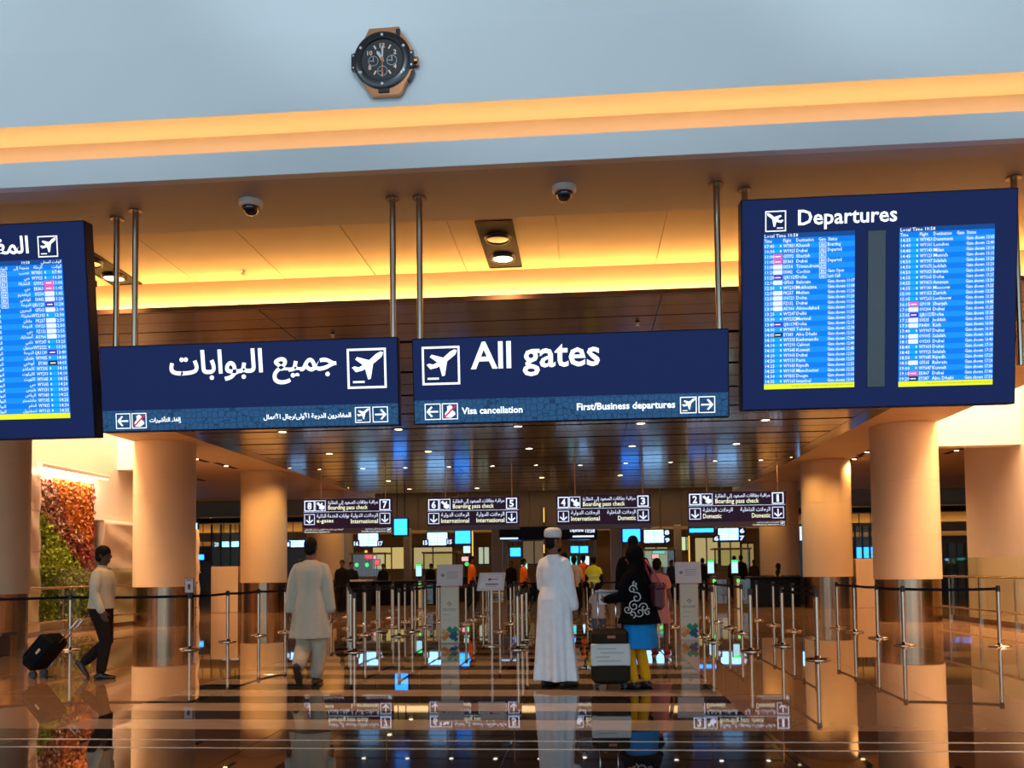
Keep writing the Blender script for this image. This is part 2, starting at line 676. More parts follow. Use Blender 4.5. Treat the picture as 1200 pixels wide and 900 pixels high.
# upper wall over the opening: flat band with a crease, then a leaning band
YF = 8.08
ZUP = pt(600, 117, Y=YF).z
ZCR = pt(370, 40, Y=YF).z
YREC = pt(600, 142, Z=ZUP).y
ZLO = pt(600, 161, Y=YF).z
mb = MB()
prof = [(YF, ZUP), (YF, ZCR), (YF + .9, 13.0), (YF + 1.1, 13.0), (YF + 1.1, ZUP)]
V = [(x, p[0], p[1]) for x in (-32, 28) for p in prof]
mb.add(V, [(5, 6, 1, 0), (6, 7, 2, 1), (7, 8, 3, 2), (8, 9, 4, 3), (9, 5, 0, 4), (4, 3, 2, 1, 0), (5, 6, 7, 8, 9)])
struct(mb, 'wall_upper', M_FASCIA)
SOF = 5.08
struct(boxs(span(-32, 28, YREC, YREC + .3, SOF + .1, ZUP)), 'trim_recess', M_CREAM)
t1 = struct(boxs(span(-32, 28, YF, YF + .10, SOF, ZLO)), 'trim_fascia', M_FASCIA)
tag(boxs(span(-16, 13, YF + .13, YF + .17, ZLO - .06, ZLO - .03)).build('led_strip', M_LED), 'warm light strip glowing in the recess of the pale upper wall', 'light strip')
struct(boxs(span(-32, 28, YF + .10, 9.35, SOF, SOF + .10)), 'ceiling_soffit', M_SOFFIT)

# cream ceiling boards behind the soffit
CRE = 5.18
YCR = pt(460, 321.5, Z=CRE).y
cream = struct(boxs(span(-32, 28, 9.0, YCR + .4, CRE + .012, CRE + .2)), 'ceiling_cream', M_CREAM)
x = -8.68
k = 0
panel = {}
while x < 8:
    if not (-5.2 < x + .6 < -4.0 and False):
        o = MB().bbox((0, 0, 0), (1.19, YCR - 9.35, .014), .003).build('ceiling_board', M_CREAM, cream) if not panel else panel['o'].copy()
        if panel:
            COL.objects.link(o)
        panel['o'] = o
        o.location = (x + .6, (YCR + 9.35) / 2, CRE + .006)
    x += 1.2
struct(boxs(span(-32, 28, YCR, YCR + .15, DZ + .065, CRE + .01)), 'trim_cove', M_CREAM)
tag(boxs(span(-9.7, 6.5, 11.20, 11.24, 4.795, 4.807)).build('led_strip', M_LED2), 'warm light strip hidden behind the lip of the brown plank ceiling', 'light strip')

# dark plank ceiling with black slots, 2 m bays
DZ = 4.73
DX0, DX1, DY0, DY1 = -9.8, 6.6, 11.08, 38.4
dark = struct(boxs(span(DX0, DX1, DY0 + .045, DY1, DZ + .042, DZ + .060)), 'ceiling_planks', M_BLACK)
struct(boxs(span(DX0, DX1, DY0, DY0 + .04, DZ, DZ + .06)), 'lip', M_PLANK, dark)
W3 = (DX1 - DX0 - .9) / 3
pk = {}
for bay in range(14):
    y0 = 11.0 + 2 * bay + (.13 if bay == 0 else .06)
    y1 = 13.0 + 2 * bay - .06
    if bay == 13:
        y1 = 38.4
    w = (y1 - y0) / 4
    for q in range(4):
        for c in range(3):
            key = round(w, 3)
            if key not in pk:
                pk[key] = MB().bbox((0, 0, 0), (W3 - .006, w - .016, .034), .006).build('plank', M_PLANK, dark)
                o = pk[key]
            else:
                o = pk[key].copy()
                COL.objects.link(o)
            o.location = (DX0 + .45 + W3 * (c + .5), y0 + w * (q + .5), DZ + .017 + (.004 if q % 2 else 0))
for sx in (DX0 + .225, DX1 - .225):
    struct(MB().bbox((sx, (DY0 + DY1) / 2 + .025, DZ + .017), (.446, DY1 - DY0 - .05, .036), .006), 'border_plank', M_PLANK, dark)
# cream soffits beside it and further back
for n_, x0, x1 in (('ceiling_left', DX0, -11.55), ('ceiling_right', DX1, 8.35)):
    c = struct(boxs(span(x0, x1, 11.7, 41, DZ + .024, DZ + .30)), n_, M_CREAM)
    for k in range(12):
        struct(boxs(span(x0 + (.02 if x1 > x0 else -.02), x1, 12.0 + 2.2 * k + .01, 14.2 + 2.2 * k - .01, DZ + .008, DZ + .022)), 'soffit_board', M_CREAM, c)
struct(boxs(span(-32, -11.56, 24.0, 41, DZ + .02, DZ + .3), span(8.36, 28, 23.2, 41, DZ + .02, DZ + .3)), 'ceiling_aisles', M_CREAM)
struct(boxs(span(-32, 28, 38.4, 52, 5.75, 6.0), ), 'ceiling_far', M_CREAM)
struct(boxs(span(XL, -11.6, 23.5, 23.95, 4.2, DZ + 3.2)), 'beam_left', M_WALLW)
struct(boxs(span(8.6, XR, 22.7, 23.15, 4.25, DZ + 3.2)), 'beam_right', M_WALLW)

# ------------------------------------------------------------------ columns
def column(X, Y, label, r=.77):
    t = thing('column', label, 'column', (X, Y, 0), 0, 'round columns')
    t['kind'] = 'thing'
    for k, (a, b) in enumerate(((1.0, 2.05), (2.05, 3.35), (3.35, DZ + .004))):
        MB().lathe([(r - .006, a), (r, a + .006), (r, b - .006), (r - .006, b)], n=64).build('shaft_drum', M_SHAFT, t, 'auto')
    MB().lathe([(r - .03, 0), (r - .03, 1.0)], n=64).build('steel_cladding', M_CLAD, t, 'auto')
    return t


CXL, CXR = -10.95, 7.75
column(CXL, 15.45, 'cream round column cut off by the photo edge beside the bench')
column(CXL, 22.5, 'cream round column with bronze base behind the man with the trolley bag')
column(CXL, 29.7, 'cream round column with bronze base, second from the living wall, behind the belt line')
column(CXL, 36.9, 'shaded cream column behind the sign for lanes 8 and 7')
column(CXR, 22.5, 'cream round column with bronze base under the wide departures board')
column(CXR, 29.7, 'cream round column between the domestic sign and the departures board column')
column(CXR, 36.9, 'shaded cream column right behind the sign for lanes 2 and 1')

# ------------------------------------------------------------------ hanging signs
R5 = Matrix.Rotation(math.radians(5.5), 3, 'X')


def pole(mb, x, z0, z1, y=0, r=.031):
    mb.cyl((x, y, z0), (x, y, z1), r, n=16)
    mb.lathe([(r * 2.3, 0), (r * 2.3, .012), (r * 1.2, .02)], (x, y, z1 - .018), 16)
    return mb


def hanging(name, label, cat, cx, cy, wpx, hpx, Yd, poles, tilt, thick=.11):
    """sign board whose middle is seen at pixel cx, cy; local origin there; metres per pixel returned"""
    c = pt(cx, cy, Y=Yd)
    s = (pt(cx + 50, cy, Y=Yd) - pt(cx - 50, cy, Y=Yd)).length / 100
    t = thing(name, label, cat, c)
    W, H = wpx * s, hpx * s / math.cos(tilt)
    pan = MB().bbox((0, 0, 0), (W, thick, H), .006).build('panel', M_NAVYEDGE, t)
    pan.rotation_euler = (tilt, 0, 0)
    MB().rect(-W / 2 + .012, -H / 2 + .012, W / 2 - .012, H / 2 - .012, -thick / 2 - .001).build('face', M_NAVY, pan)
    if H > 1.5:
        for dz in (-.25, .25):
            MB().box((0, .13, dz * H), (W * .95, .10, .06)).build('back_rail', M_NAVYEDGE, t)
    for px in poles:
        X = pt(px, 230, Z=SOF).x
        back = H > 1.5
        pole(MB(), X - c.x, -H * .3 if back else H / 2 * math.cos(tilt) - .02, SOF - c.z - .001, .20 if back else 0).build('pole', M_STEEL, t, 'auto')
    return t, pan, W, H, s, -thick / 2


YS = 8.72
TL = math.radians(5.5)
# English
t, pan, W, H, s, yf = hanging('gate_sign', 'navy hanging sign reading All gates with a take-off symbol', 'sign', 666.5, 443, 368.5, 101, YS, (491, 834), TL)


def LX(x):
    return (x - OX) * s


def LZ(x, y):
    return -(y - OY + SL * (x - OX)) * s


OX, OY, SL = 666.5, 443, .037
zs0, zs1 = -H / 2 + .012, LZ(480, 472)
MB().rect(-W / 2 + .012, zs0, W / 2 - .012, zs1, yf - .003).build('lattice_strip', M_STRIP, pan)
def wr(*a, **k):
    b = MB()
    write(b, *a, **k)
    return b.build('lettering', [M_TEXT, M_RED], pan)


def ic(*a, **k):
    b = MB()
    icon(b, *a, **k)
    return b.build('pictogram', [M_TEXT, M_RED], pan)


wr('All gates', LX(552), LX(703), LZ(627, 421), yf - .005, off=.018, h=None)
ic('plane', LX(494), LZ(516, 453), 45 * s, yf - .005)
zm = (zs0 + zs1) / 2
for k, x in (('left', 496), ('stamp', 516.5)):
    ic(k, LX(x), zm - 9.6 * s, 19 * s, yf - .005)
for k, x in (('plane', 794.5), ('right', 815.5)):
    ic(k, LX(x), zm - 9.6 * s, 19 * s, yf - .005)
wr('Visa cancellation', LX(540), LX(612), zm, yf - .005, off=.025)
wr('First/Business departures', LX(675.5), LX(789), zm, yf - .005, off=.025)
# Arabic
t, pan, W, H, s, yf = hanging('gate_sign', 'navy hanging sign in Arabic lettering with a take-off symbol', 'sign', 292.5, 452.5, 347, 98, YS, (139, 459), TL)
OX, OY, SL = 292.5, 452.5, .030
zs0, zs1 = -H / 2 + .012, LZ(292, 477)
MB().rect(-W / 2 + .012, zs0, W / 2 - .012, zs1, yf - .003).build('lattice_strip', M_STRIP, pan)
zm = (zs0 + zs1) / 2
wr(arabic('جميع البوابات'), LX(202), LX(396), LZ(299, 431.5), yf - .005, off=.022)
ic('plane', LX(408), LZ(430, 455.5), 44.5 * s, yf - .005)
for k, x in (('left', 136), ('stamp', 155)):
    ic(k, LX(x), zm - 9 * s, 17.5 * s, yf - .005)
for k, x in (('plane', 415.5), ('right', 435.5)):
    ic(k, LX(x), zm - 9 * s, 17.5 * s, yf - .005)
wr(arabic('إلغاء التأشيرات'), LX(176), LX(214), zm, yf - .005, off=.03)
wr(arabic('المغادرون الدرجة الأولى/رجال الأعمال'), LX(310), LX(411), zm, yf - .005, off=.03)

# ------------------------------------------------------------------ departure boards
LEFT_ROWS = '''07:40|0|WY831|Khasab|A6|Boarding
10:30|0|WY925|Dubai|A2|Departed
11:00|p|G9392|Sharjah|B1|
11:05|p|EK863|Dubai|B4|Departed
11:05|w|IX554|Trivandrum|D4|
11:20|w|IX442|Cochin|B3|Gate Open
11:20|v|QR1129|Doha|A3|Last Call
12:10|w|GF563|Bahrain||Gate shown 11:07
12:30|0|WY2103|Mukhaizna||Gate shown 11:08
12:50|w|PK257|Multan||Gate shown 11:20
12:50|w|OV121|Doha||Gate shown 11:20
12:55|w|FZ132|Dubai||Gate shown 11:30
13:00|s|AI1966|Ahmedabad||Gate shown 11:30
13:25|0|WY247|Delhi||Gate shown 11:55
13:30|0|WY2322|Marmul||Gate shown 12:00
13:40|v|QR1139|Doha||Gate shown 12:15
14:00|0|WY435|Tehran||Gate shown 12:30
14:05|k|EY383|Abu Dhabi||Gate shown 12:30
14:10|0|WY335|Kathmandu||Gate shown 12:40
14:10|0|WY293|Calicut||Gate shown 12:40
14:15|0|WY645|Kuwait||Gate shown 12:45
14:20|0|WY605|Dubai||Gate shown 12:50
14:20|0|WY131|Paris||Gate shown 12:50
14:25|0|WY683|Riyadh||Gate shown 12:55
14:25|0|WY105|Manchester||Gate shown 12:25
14:30|0|WY835|Duqm||Gate shown 13:00
14:35|0|WY163|Istanbul||Gate shown 13:00'''
RIGHT_ROWS = '''14:35|0|WY453|Dammam||Gate shown 13:05
14:40|0|WY101|London||Gate shown 12:40
14:40|0|WY143|Milan||Gate shown 13:10
14:45|0|WY123|Munich||Gate shown 13:15
14:50|0|WY907|Salalah||Gate shown 13:20
14:50|0|WY675|Jeddah||Gate shown 13:20
14:50|0|WY655|Bahrain||Gate shown 13:20
14:55|0|WY665|Doha||Gate shown 13:25
14:55|0|WY413|Amman||Gate shown 13:30
14:55|0|WY181|Moscow||Gate shown 13:25
15:00|0|WY153|Zurich||Gate shown 13:35
15:05|0|WY263|Lucknow||Gate shown 13:35
16:15|p|G9118|Sharjah||Gate shown 14:45
17:05|w|OV204|Dubai||Gate shown 15:35
17:05|v|QR1127|Doha||Gate shown 15:35
17:25|w|SV535|Jeddah||Gate shown 15:55
17:30|w|PA430|Kish||Gate shown 16:00
17:40|0|WY907|Dubai||Gate shown 16:10
18:10|w|OV005|Salalah||Gate shown 16:40
18:15|w|OV203|Dubai||Gate shown 16:40
18:40|0|WY603|Dubai||Gate shown 17:10
18:45|0|WY925|Salalah||Gate shown 17:15
18:50|0|WY685|Riyadh||Gate shown 17:20
18:50|w|GF565|Bahrain||Gate shown 17:20
19:00|0|WY647|Kuwait||Gate shown 17:30
19:10|p|EK867|Dubai||Gate shown 17:40
19:20|k|EY387|Abu Dhabi||Gate shown 17:50'''
AR_CITY = 'خصب دبي الشارقة دبي تريفندرم كوتشي الدوحة البحرين مخيزنة ملتان الدوحة دبي أحمدآباد دلهي مرمول الدوحة طهران أبوظبي كاتماندو كاليكوت الكويت دبي باريس الرياض مانشستر الدقم اسطنبول'.replace('آ', 'ا').split()
SCR = [glow('screen_blue', (.003, .20, .84), 1.0), glow('screen_blue_light', (.010, .29, .94), 1.0), glow('screen_head', (.008, .08, .34), .8),
       glow('screen_yellow', (.86, .90, .02), 1.0), glow('logo_pink', (.95, .12, .42), 1.0), glow('logo_white', (.80, .88, .98), 1.0),
       glow('logo_violet', (.09, .02, .45), 1.0), glow('logo_black', (.05, .04, .03), .5), glow('logo_cyan', (.01, .40, .95), 1.0), glow('gate_cell', (.10, .32, .80), 1.0)]
M_SCRT = glow('screen_text', (.86, .95, 1.0), 1.1)
M_SCRD = glow('screen_text_dark', (.25, .28, .02), .6)
LOGO = {'p': 4, 'w': 5, 'v': 6, 'k': 7, '0': 8, 's': 5}


def screen(parent, x0, x1, z0, z1, y, rows, arabic_=False):
    """lit flight list between x0..x1, z0..z1 (z1 top)"""
    w, h = x1 - x0, z1 - z0
    n = len(rows) + 2.9                        # heads, 27 rows, yellow bar
    p = h / n
    sc = MB().box(((x0 + x1) / 2, y + .004, (z0 + z1) / 2), (w, .012, h), 2)
    yy = y - .003
    sc.rect(x0, z1 - p * .9, x1, z1, yy, 2)
    for i in range(len(rows) + 1):
        a = z1 - p * (.9 + i)
        sc.rect(x0, a - p, x1, a, yy, i % 2)
    sc.rect(x0, z0, x1, z0 + p, yy, 3)
    tx = MB()

    def fx(u):
        return x1 - u * w if arabic_ else x0 + u * w
    al = 'RIGHT' if arabic_ else 'LEFT'
    size = p * .92
    rr = [r.split('|') for r in rows]
    for i, r in enumerate(rr):
        zt = z1 - p * (1.9 + i)
        a, b = sorted((fx(.105), fx(.205)))
        if r[1] == '0':
            sc.rect(a, zt - p * .86, b, zt - p * .14, yy - .002, 8)
            q = sorted((fx(.18), fx(.192)))
            tx.rect(q[0], zt - p * .7, q[1], zt - p * .3, yy - .004)
        else:
            sc.rect(a, zt - p * .92, b, zt - p * .08, yy - .002, LOGO[r[1]])
            if r[1] != 'w':
                c = (b - a)
                tx.rect(a + c * .2, zt - p * .62, b - c * .2, zt - p * .42, yy - .004)
        if r[4]:
            q = sorted((fx(.61), fx(.685)))
            sc.rect(q[0], zt - p * .95, q[1], zt - p * .05, yy - .002, 9)
            tx.ring(q[0], zt - p * .95, q[1], zt - p * .05, p * .07, yy - .004)
    zb = z1 - p * 2.72
    col = lambda k: [r[k] for r in rr]
    write_col(tx, col(0), fx(.005), zb, p, size, yy - .004, align=al, sx=.95)
    write_col(tx, col(2), fx(.215), zb, p, size, yy - .004, align=al, sx=.78)
    write_col(tx, [''] + [] if False else col(4), fx(.648), zb + p * .06, p, size * .72, yy - .006, align='CENTER')
    if arabic_:
        write_col(tx, [arabic(c) for c in AR_CITY[:len(rows)]], fx(.36), zb + p * .1, p, size * .85, yy - .004, align=al)
        st = {'Boarding': 'الصعود للطائرة', 'Departed': 'غادرت', 'Gate Open': 'البوابة مفتوحة', 'Last Call': 'النداء الأخير', '': ''}
        write_col(tx, [arabic(st[c] if c in st else 'البوابة ستظهر ' + c[-5:]) for c in col(5)], fx(.70), zb + p * .1, p, size * .85, yy - .004, align=al)
        heads = [('الوقت', .005), ('الرحلة', .215), ('متجهة إلى', .36), ('البوابة', .6), ('الحالة', .72)]
        for a, u in heads:
            write_col(tx, [arabic(a)], fx(u), zb + p * 1.05, p, size * .85, yy - .004, align=al)
        write_col(tx, [arabic('الوقت المحلي')], fx(.005), zb + p * 1.98, p, size * .8, yy - .004, align=al)
        write_col(tx, ['10:58'], fx(.35), zb + p * 1.98, p, size * .85, yy - .004, align=al)
    else:
        write_col(tx, col(3), fx(.355), zb, p, size, yy - .004, align=al)
        write_col(tx, col(5), fx(.70), zb, p, size, yy - .004, align=al, sx=.75)
        for a, u in (('Time', .005), ('Flight', .21), ('Destination', .355), ('Gate', .60), ('Status', .705)):
            write_col(tx, [a], fx(u), zb + p, p, size, yy - .004, align=al, sx=.78)
        write_col(tx, ['Local Time 10:58'], fx(.005), zb + p * 1.95, p, size, yy - .004, align=al)
        write(tx, 'Gate opens 60 mins before departure. Boarding closes 20 mins before departure', x0 + w * .30, x1 - w * .02, z0 + p * .5, yy - .004, mi=1, off=.005, res=1)
    o = sc.build('screen', SCR, parent)
    tx.build('screen_lettering', [M_SCRT, M_SCRD], parent)
    return o


TB = math.radians(6.5)
t, pan, W, H, s, yf = hanging('departures_board', 'large navy board of flights headed Departures with two blue lists', 'display board', 1025, 355, 320, 250.5, YS - .02, (869, 1163), TB, .16)
OX, OY, SL = 1025, 355, .043
wr('Departures', LX(932), LX(1047), LZ(990, 257.5), yf - .005, off=.016)
ic('plane', LX(893.5), LZ(905.5, 273.5), 24.5 * s, yf - .005, flip=True)
screen(pan, LX(891.5), LX(998), LZ(944, 459.5), LZ(944, 274.5), yf - .012, LEFT_ROWS.split('\n'))
screen(pan, LX(1049.5), LX(1158), LZ(1104, 454), LZ(1104, 266.5), yf - .012, RIGHT_ROWS.split('\n'))
MB().bbox(((LX(1013) + LX(1034)) / 2, yf - .004, (LZ(1023, 457) + LZ(1023, 272)) / 2), (21 * s, .02, 185 * s), .004).build('centre_panel', mat('grey_panel', (.075, .10, .115), .35), pan)

c_ = pt(100, 275, Y=YS - .02)
W_ = 320 * s
t, pan, W, H, s, yf = hanging('departures_board', 'large navy board of flights in Arabic cut off by the photo edge', 'display board', 108 - 160, 393.5, 320, 231, YS - .02, (103, -195), TB, .16)
OX, OY, SL = 108 - 160, 393.5, .040
wr(arabic('المغادرة'), LX(-33), LX(44), LZ(5, 301), yf - .005, off=.02)
ic('plane', LX(54.5), LZ(66, 310), 22.5 * s, yf - .005)
screen(pan, LX(-22), LX(81.5), LZ(30, 484.5), LZ(30, 314), yf - .012, LEFT_ROWS.split('\n'), True)
screen(pan, LX(-180), LX(-74), LZ(-127, 488), LZ(-127, 318), yf - .012, RIGHT_ROWS.split('\n'), True)
MB().bbox((LX(-48), yf - .004, 0), (21 * s, .02, 170 * s), .004).build('centre_panel', MATS['grey_panel'], pan)

# ------------------------------------------------------------------ lane signs over the queue
M_LANE = mat('lane_sign_face', (.012, .006, .013), .4, 0, .5, (.036, .014, .036), var=.05, spec=.08)
M_LANEEDGE = mat('lane_sign_foot', (.10, .06, .06), .4, .3)
M_LTEXT = glow('lane_white', (.68, .78, 1.0), 1.35)
M_LTEXTY = glow('lane_cream', (.95, 1.0, .70), 1.2)
A_CHECK, A_INT, A_DOM, A_EG = arabic('مراقبة بطاقات الصعود إلى الطائرة'), arabic('الرحلات الدولية'), arabic('الرحلات الداخلية'), arabic('بوابات الخدمة الذاتية')
A_FB = arabic('المغادرون الدرجة الأولى/رجال الأعمال')


def lane_sign(label, x0, x1, yt, yb, a, b, lt, rt, foot):
    Yd = 28.5
    cx, cy = (x0 + x1) / 2, (yt + yb) / 2
    c = pt(cx, cy, Y=Yd)
    s = (pt(x1, cy, Y=Yd) - pt(x0, cy, Y=Yd)).length / (x1 - x0)
    t = thing('lane_sign', label, 'sign', c, 0, 'boarding pass check signs')
    W, H = (x1 - x0) * s, (yb - yt) * s
    foot_h = 6.0 * s
    pan = MB().bbox((0, 0, foot_h / 2), (W, .12, H - foot_h), .01).build('panel', M_LANE, t)
    MB().bbox((0, 0, -H / 2 + foot_h / 2), (W, .13, foot_h), .008).build('foot_rail', M_LANEEDGE, t)
    for sx in (-.30, .42):
        X = W * sx
        MB().cyl((X, 0, H / 2 - .01), (X, 0, DZ - c.z), .018, n=8).build('rod', mat('copper_rod', (.55, .30, .16), .35, .8), t)
    y = -.063
    px = lambda v: (v - cx) * s
    pz = lambda v: -(v - cy) * s
    k = (x1 - x0) / 106.0
    m = MB()
    e = 12.5 * k * s
    m.rect(-W / 2 + .02, pz(yt + 15.6 * k), W / 2 - .02, pz(yt + 15.2 * k), y, 0)
    for j, (q, xx, yy) in enumerate(((a, x0 + 1.6 * k, yt + 8.2 * k), ('pass', x0 + 14.6 * k, yt + 8.2 * k), (b, x1 - 15 * k, yt + 8.2 * k), ('down', x0 + 1.6 * k, yt + 24 * k), ('down', x1 - 15 * k, yt + 24 * k))):
        if len(q) > 1:
            icon(m, q, px(xx), pz(yy) - e / 2, e, y)
        else:
            m.ring(px(xx), pz(yy) - e / 2, px(xx) + e, pz(yy) + e / 2, e * .09, y)
            write(m, q, px(xx) + e * (.40 if q == '1' else .30), px(xx) + e * (.60 if q == '1' else .70), pz(yy), y, off=.03, h=e * .66)
    write(m, A_CHECK, px(x0 + 30 * k), px(x1 - 17 * k), pz(yt + 5.2 * k), y, 0, off=.006, h=5.6 * k * s)
    write(m, 'Boarding pass check', px(x0 + 30 * k), px(x1 - 29 * k), pz(yt + 11.2 * k), y, 1, off=.008, h=6.4 * k * s)
    for (at_, et), xx, ww, right in ((lt, x0 + 16.5 * k, 32 * k, False), (rt, x1 - 17 * k, 32 * k, True)):
        wl = ww * (.62 if et in ('Domestic', 'e-gates') else 1)
        aw = ww * (1.2 if et == 'e-gates' else 1)
        q = (px(xx - aw), px(xx)) if right else (px(xx), px(xx + aw))
        r = (px(xx - wl), px(xx)) if right else (px(xx), px(xx + wl))
        write(m, at_, *q, pz(yt + 20.5 * k), y, 0, off=.006, h=5.8 * k * s)
        write(m, et, *r, pz(yt + 26.8 * k), y, 1, off=.008, h=5.0 * k * s)
    zf = -H / 2 + foot_h / 2
    if foot:
        write(m, A_FB, px(x1 - 32 * k), px(x1 - 8 * k), zf + foot_h * .24, y - .006, 0, off=.006, h=foot_h * .36)
        write(m, 'First/Business departures', px(x1 - 36 * k), px(x1 - 8 * k), zf - foot_h * .24, y - .006, 1, off=.008, h=foot_h * .32)
        icon(m, 'plane', px(x1 - 6.5 * k), zf - foot_h * .4, foot_h * .8, y - .006)
    if foot == 2:
        write(m, A_FB, px(x0 + 2 * k), px(x0 + 48 * k), zf + foot_h * .24, y - .006, 0, off=.006, h=foot_h * .36)
        write(m, 'First/Business departures', px(x0 + 2 * k), px(x0 + 32 * k), zf - foot_h * .24, y - .006, 1, off=.008, h=foot_h * .32)
    m.build('lettering', [M_LTEXT, M_LTEXTY], pan)


lane_sign('dark hanging lane sign naming e-gates and International', 355.5, 460, 584.5, 624.5, '8', '7', (A_EG, 'e-gates'), (A_INT, 'International'), 2)
lane_sign('dark hanging lane sign naming International twice', 500.5, 608.5, 582.5, 621, '6', '5', (A_INT, 'International'), (A_INT, 'International'), 0)
lane_sign('dark hanging lane sign naming International and Domestic', 652, 762.5, 579.5, 620, '4', '3', (A_INT, 'International'), (A_DOM, 'Domestic'), 0)
lane_sign('dark hanging lane sign naming Domestic twice', 805.5, 920.5, 575.5, 617.5, '2', '1', (A_DOM, 'Domestic'), (A_DOM, 'Domestic'), 1)

# ------------------------------------------------------------------ ceiling fittings
def dome_camera(px, py, label):
    c = pt(px, py, Z=SOF)
    t = thing('dome_camera', label, 'security camera', c, 0, 'dome cameras')
    MB().lathe([(.118, 0), (.118, -.045), (.100, -.062)][::-1], n=28).build('housing', mat('camera_white', (.72, .68, .64), .4), t, 'auto')
    d = MB().lathe([(.085 * math.cos(a), -.062 - .085 * math.sin(a)) for a in [k * math.pi / 2 / 8 for k in range(9)]][::-1], n=24)
    d.build('dome', mat('smoked_dome', (.012, .012, .02), .06, coat=.5), t, True)
    MB().lathe([(.092, -.060), (.092, -.066), (.086, -.066)][::-1], n=28).build('dome_ring', M_COPPER, t)


dome_camera(294, 236, 'small dome camera on the soffit above the Arabic gate sign')
dome_camera(661, 219, 'small dome camera on the soffit above the words All gates')


def spot(parent, loc, energy, size=1.9, r=.06, color=WARM, blend=.7):
    d = bpy.data.lights.new('lamp', 'SPOT')
    d.energy, d.spot_size, d.spot_blend, d.shadow_soft_size, d.color = energy, size, blend, r, color
    o = bpy.data.objects.new('lamp', d)
    COL.objects.link(o)
    o.parent = parent
    o.location = loc
    return o


def twin(px0, py0, px1, py1, lit, label):
    a, b = pt(px0, py0, Z=CRE), pt(px1, py1, Z=CRE)
    cx, cy = (a.x + b.x) / 2, (a.y + b.y) / 2
    t = thing('twin_downlight', label, 'ceiling light', (cx, cy, CRE), 0, 'twin recessed lamps')
    w, d = .40, abs(b.y - a.y)
    fr = MB()
    fr.box((-w / 2, 0, -.006), (.02, d, .012)).box((w / 2, 0, -.006), (.02, d, .012))
    fr.box((0, -d / 2, -.006), (w, .02, .012)).box((0, d / 2, -.006), (w, .02, .012)).box((0, 0, -.0015), (w, d, .002))
    fr.build('black_tray', M_BLACK, t)
    for j, yy in enumerate((-d * .18, d * .24)):
        h = MB().lathe([(.15, -.003), (.16, -.012), (.14, -.05), (.13, -.05), (.12, -.02), (.02, -.02)][::-1], (0, yy, 0), 24).build('lamp_head', M_DARK, t, 'auto')
        MB().lathe([(.118, -.03), (.06, -.026), (.002, -.024)][::-1], (0, yy, -.006), 20).build('lens', M_LAMP if j == lit else mat('lens_off', (.30, .22, .15), .15), h)
    spot(t, (0, d * .24, -.12), 420, 2.2, .1)


twin(586, 258, 586, 313, 1, 'twin recessed ceiling lamp above the words All gates, one lens lit')
twin(118, 290, 118, 334, 1, 'twin recessed ceiling lamp beside the poles next to the Arabic flight board')

lamp_rows = [('nearest row of round ceiling lamps', 1, [(331, 506), (467, 503), (607, 499.5), (751, 496), (897, 492)]),
             ('second row of round ceiling lamps', 1, [(386, 531.5), (502, 529), (620, 525.5), (741, 522.5), (863, 520)]),
             ('row of small white ceiling lamps', 0, [(375, 550), (425, 549), (475, 548), (526, 547), (577, 546), (628, 545), (680, 545), (733, 542.5), (786, 541.5), (838, 540), (892, 539)]),
             ('farthest row of round ceiling lamps', 1, [(455, 563.5), (480, 573), (559, 572), (635, 559.5), (727, 557)])]
ORD = ['first', 'second', 'third', 'fourth', 'fifth', 'sixth', 'seventh', 'eighth', 'ninth', 'tenth', 'eleventh', 'twelfth', 'thirteenth', 'fourteenth', 'fifteenth', 'sixteenth']
for nm, warm_, pts_ in lamp_rows:
    for j, (px, py) in enumerate(pts_):
        c = pt(px, py, Z=DZ)
        r = .125 if warm_ else .095
        t = thing('round_downlight', '%s lamp from the left in the %s' % (ORD[j], nm), 'ceiling light', (c.x, c.y, DZ), 0, nm)
        MB().lathe([(r * .72, -.001), (r * .78, -.012), (r, -.012), (r, -.001)][::-1], n=20).build('trim_ring', mat('ring_bronze', (.35, .25, .16), .35, .7), t, 'auto')
        MB().lathe([(r * .74, -.006), (.002, -.010)][::-1], n=16).build('lens', M_LAMP if warm_ else M_LAMPW, t)
        spot(t, (0, 0, -.05), 150 if warm_ else 90, 2.1, .08, WARM if warm_ else (1, .80, .58))
for side, L in (('left', [(265, 546), (228, 561), (230, 538)]), ('right', [(1016, 530), (1001, 538), (1121, 528)])):
    for j, (px, py) in enumerate(L):
        c = pt(px, py, Z=DZ)
        t = thing('slot_light', '%s lamp in a black slot of the cream ceiling over the %s columns' % (ORD[j], side), 'ceiling light', (c.x, c.y, DZ), 0, 'slot lights')
        MB().box((0, 0, .002), (.16, 1.6, .012)).build('slot', M_BLACK, t)
        MB().lathe([(.07, -.006), (.002, -.014)][::-1], n=16).build('lens', M_LAMP, t)
        spot(t, (0, 0, -.05), 260, 2.5, .08)
for X_, Y_, lab in ((-9.58, 28.3, 'added small lamp at the left edge of the plank ceiling by the second column'), (6.38, 28.3, 'added small lamp at the right edge of the plank ceiling by the second column'),
                    (-9.58, 35.5, 'added small lamp at the left edge of the plank ceiling by the last column'), (6.38, 35.5, 'added small lamp at the right edge of the plank ceiling by the last column')):
    t = thing('added_edge_lamp', lab, 'ceiling light', (X_, Y_, DZ), 0, 'added edge lamps')  # extra lamps added to brighten the column tops
    MB().lathe([(.05, -.001), (.055, -.012), (.07, -.012), (.07, -.001)][::-1], n=16).build('trim_ring', MATS['ring_bronze'], t, 'auto')
    MB().lathe([(.05, -.006), (.002, -.010)][::-1], n=14).build('lens', M_LAMP, t)
    spot(t, (0, 0, -.05), 170, 2.6, .06, (1, .52, .16))
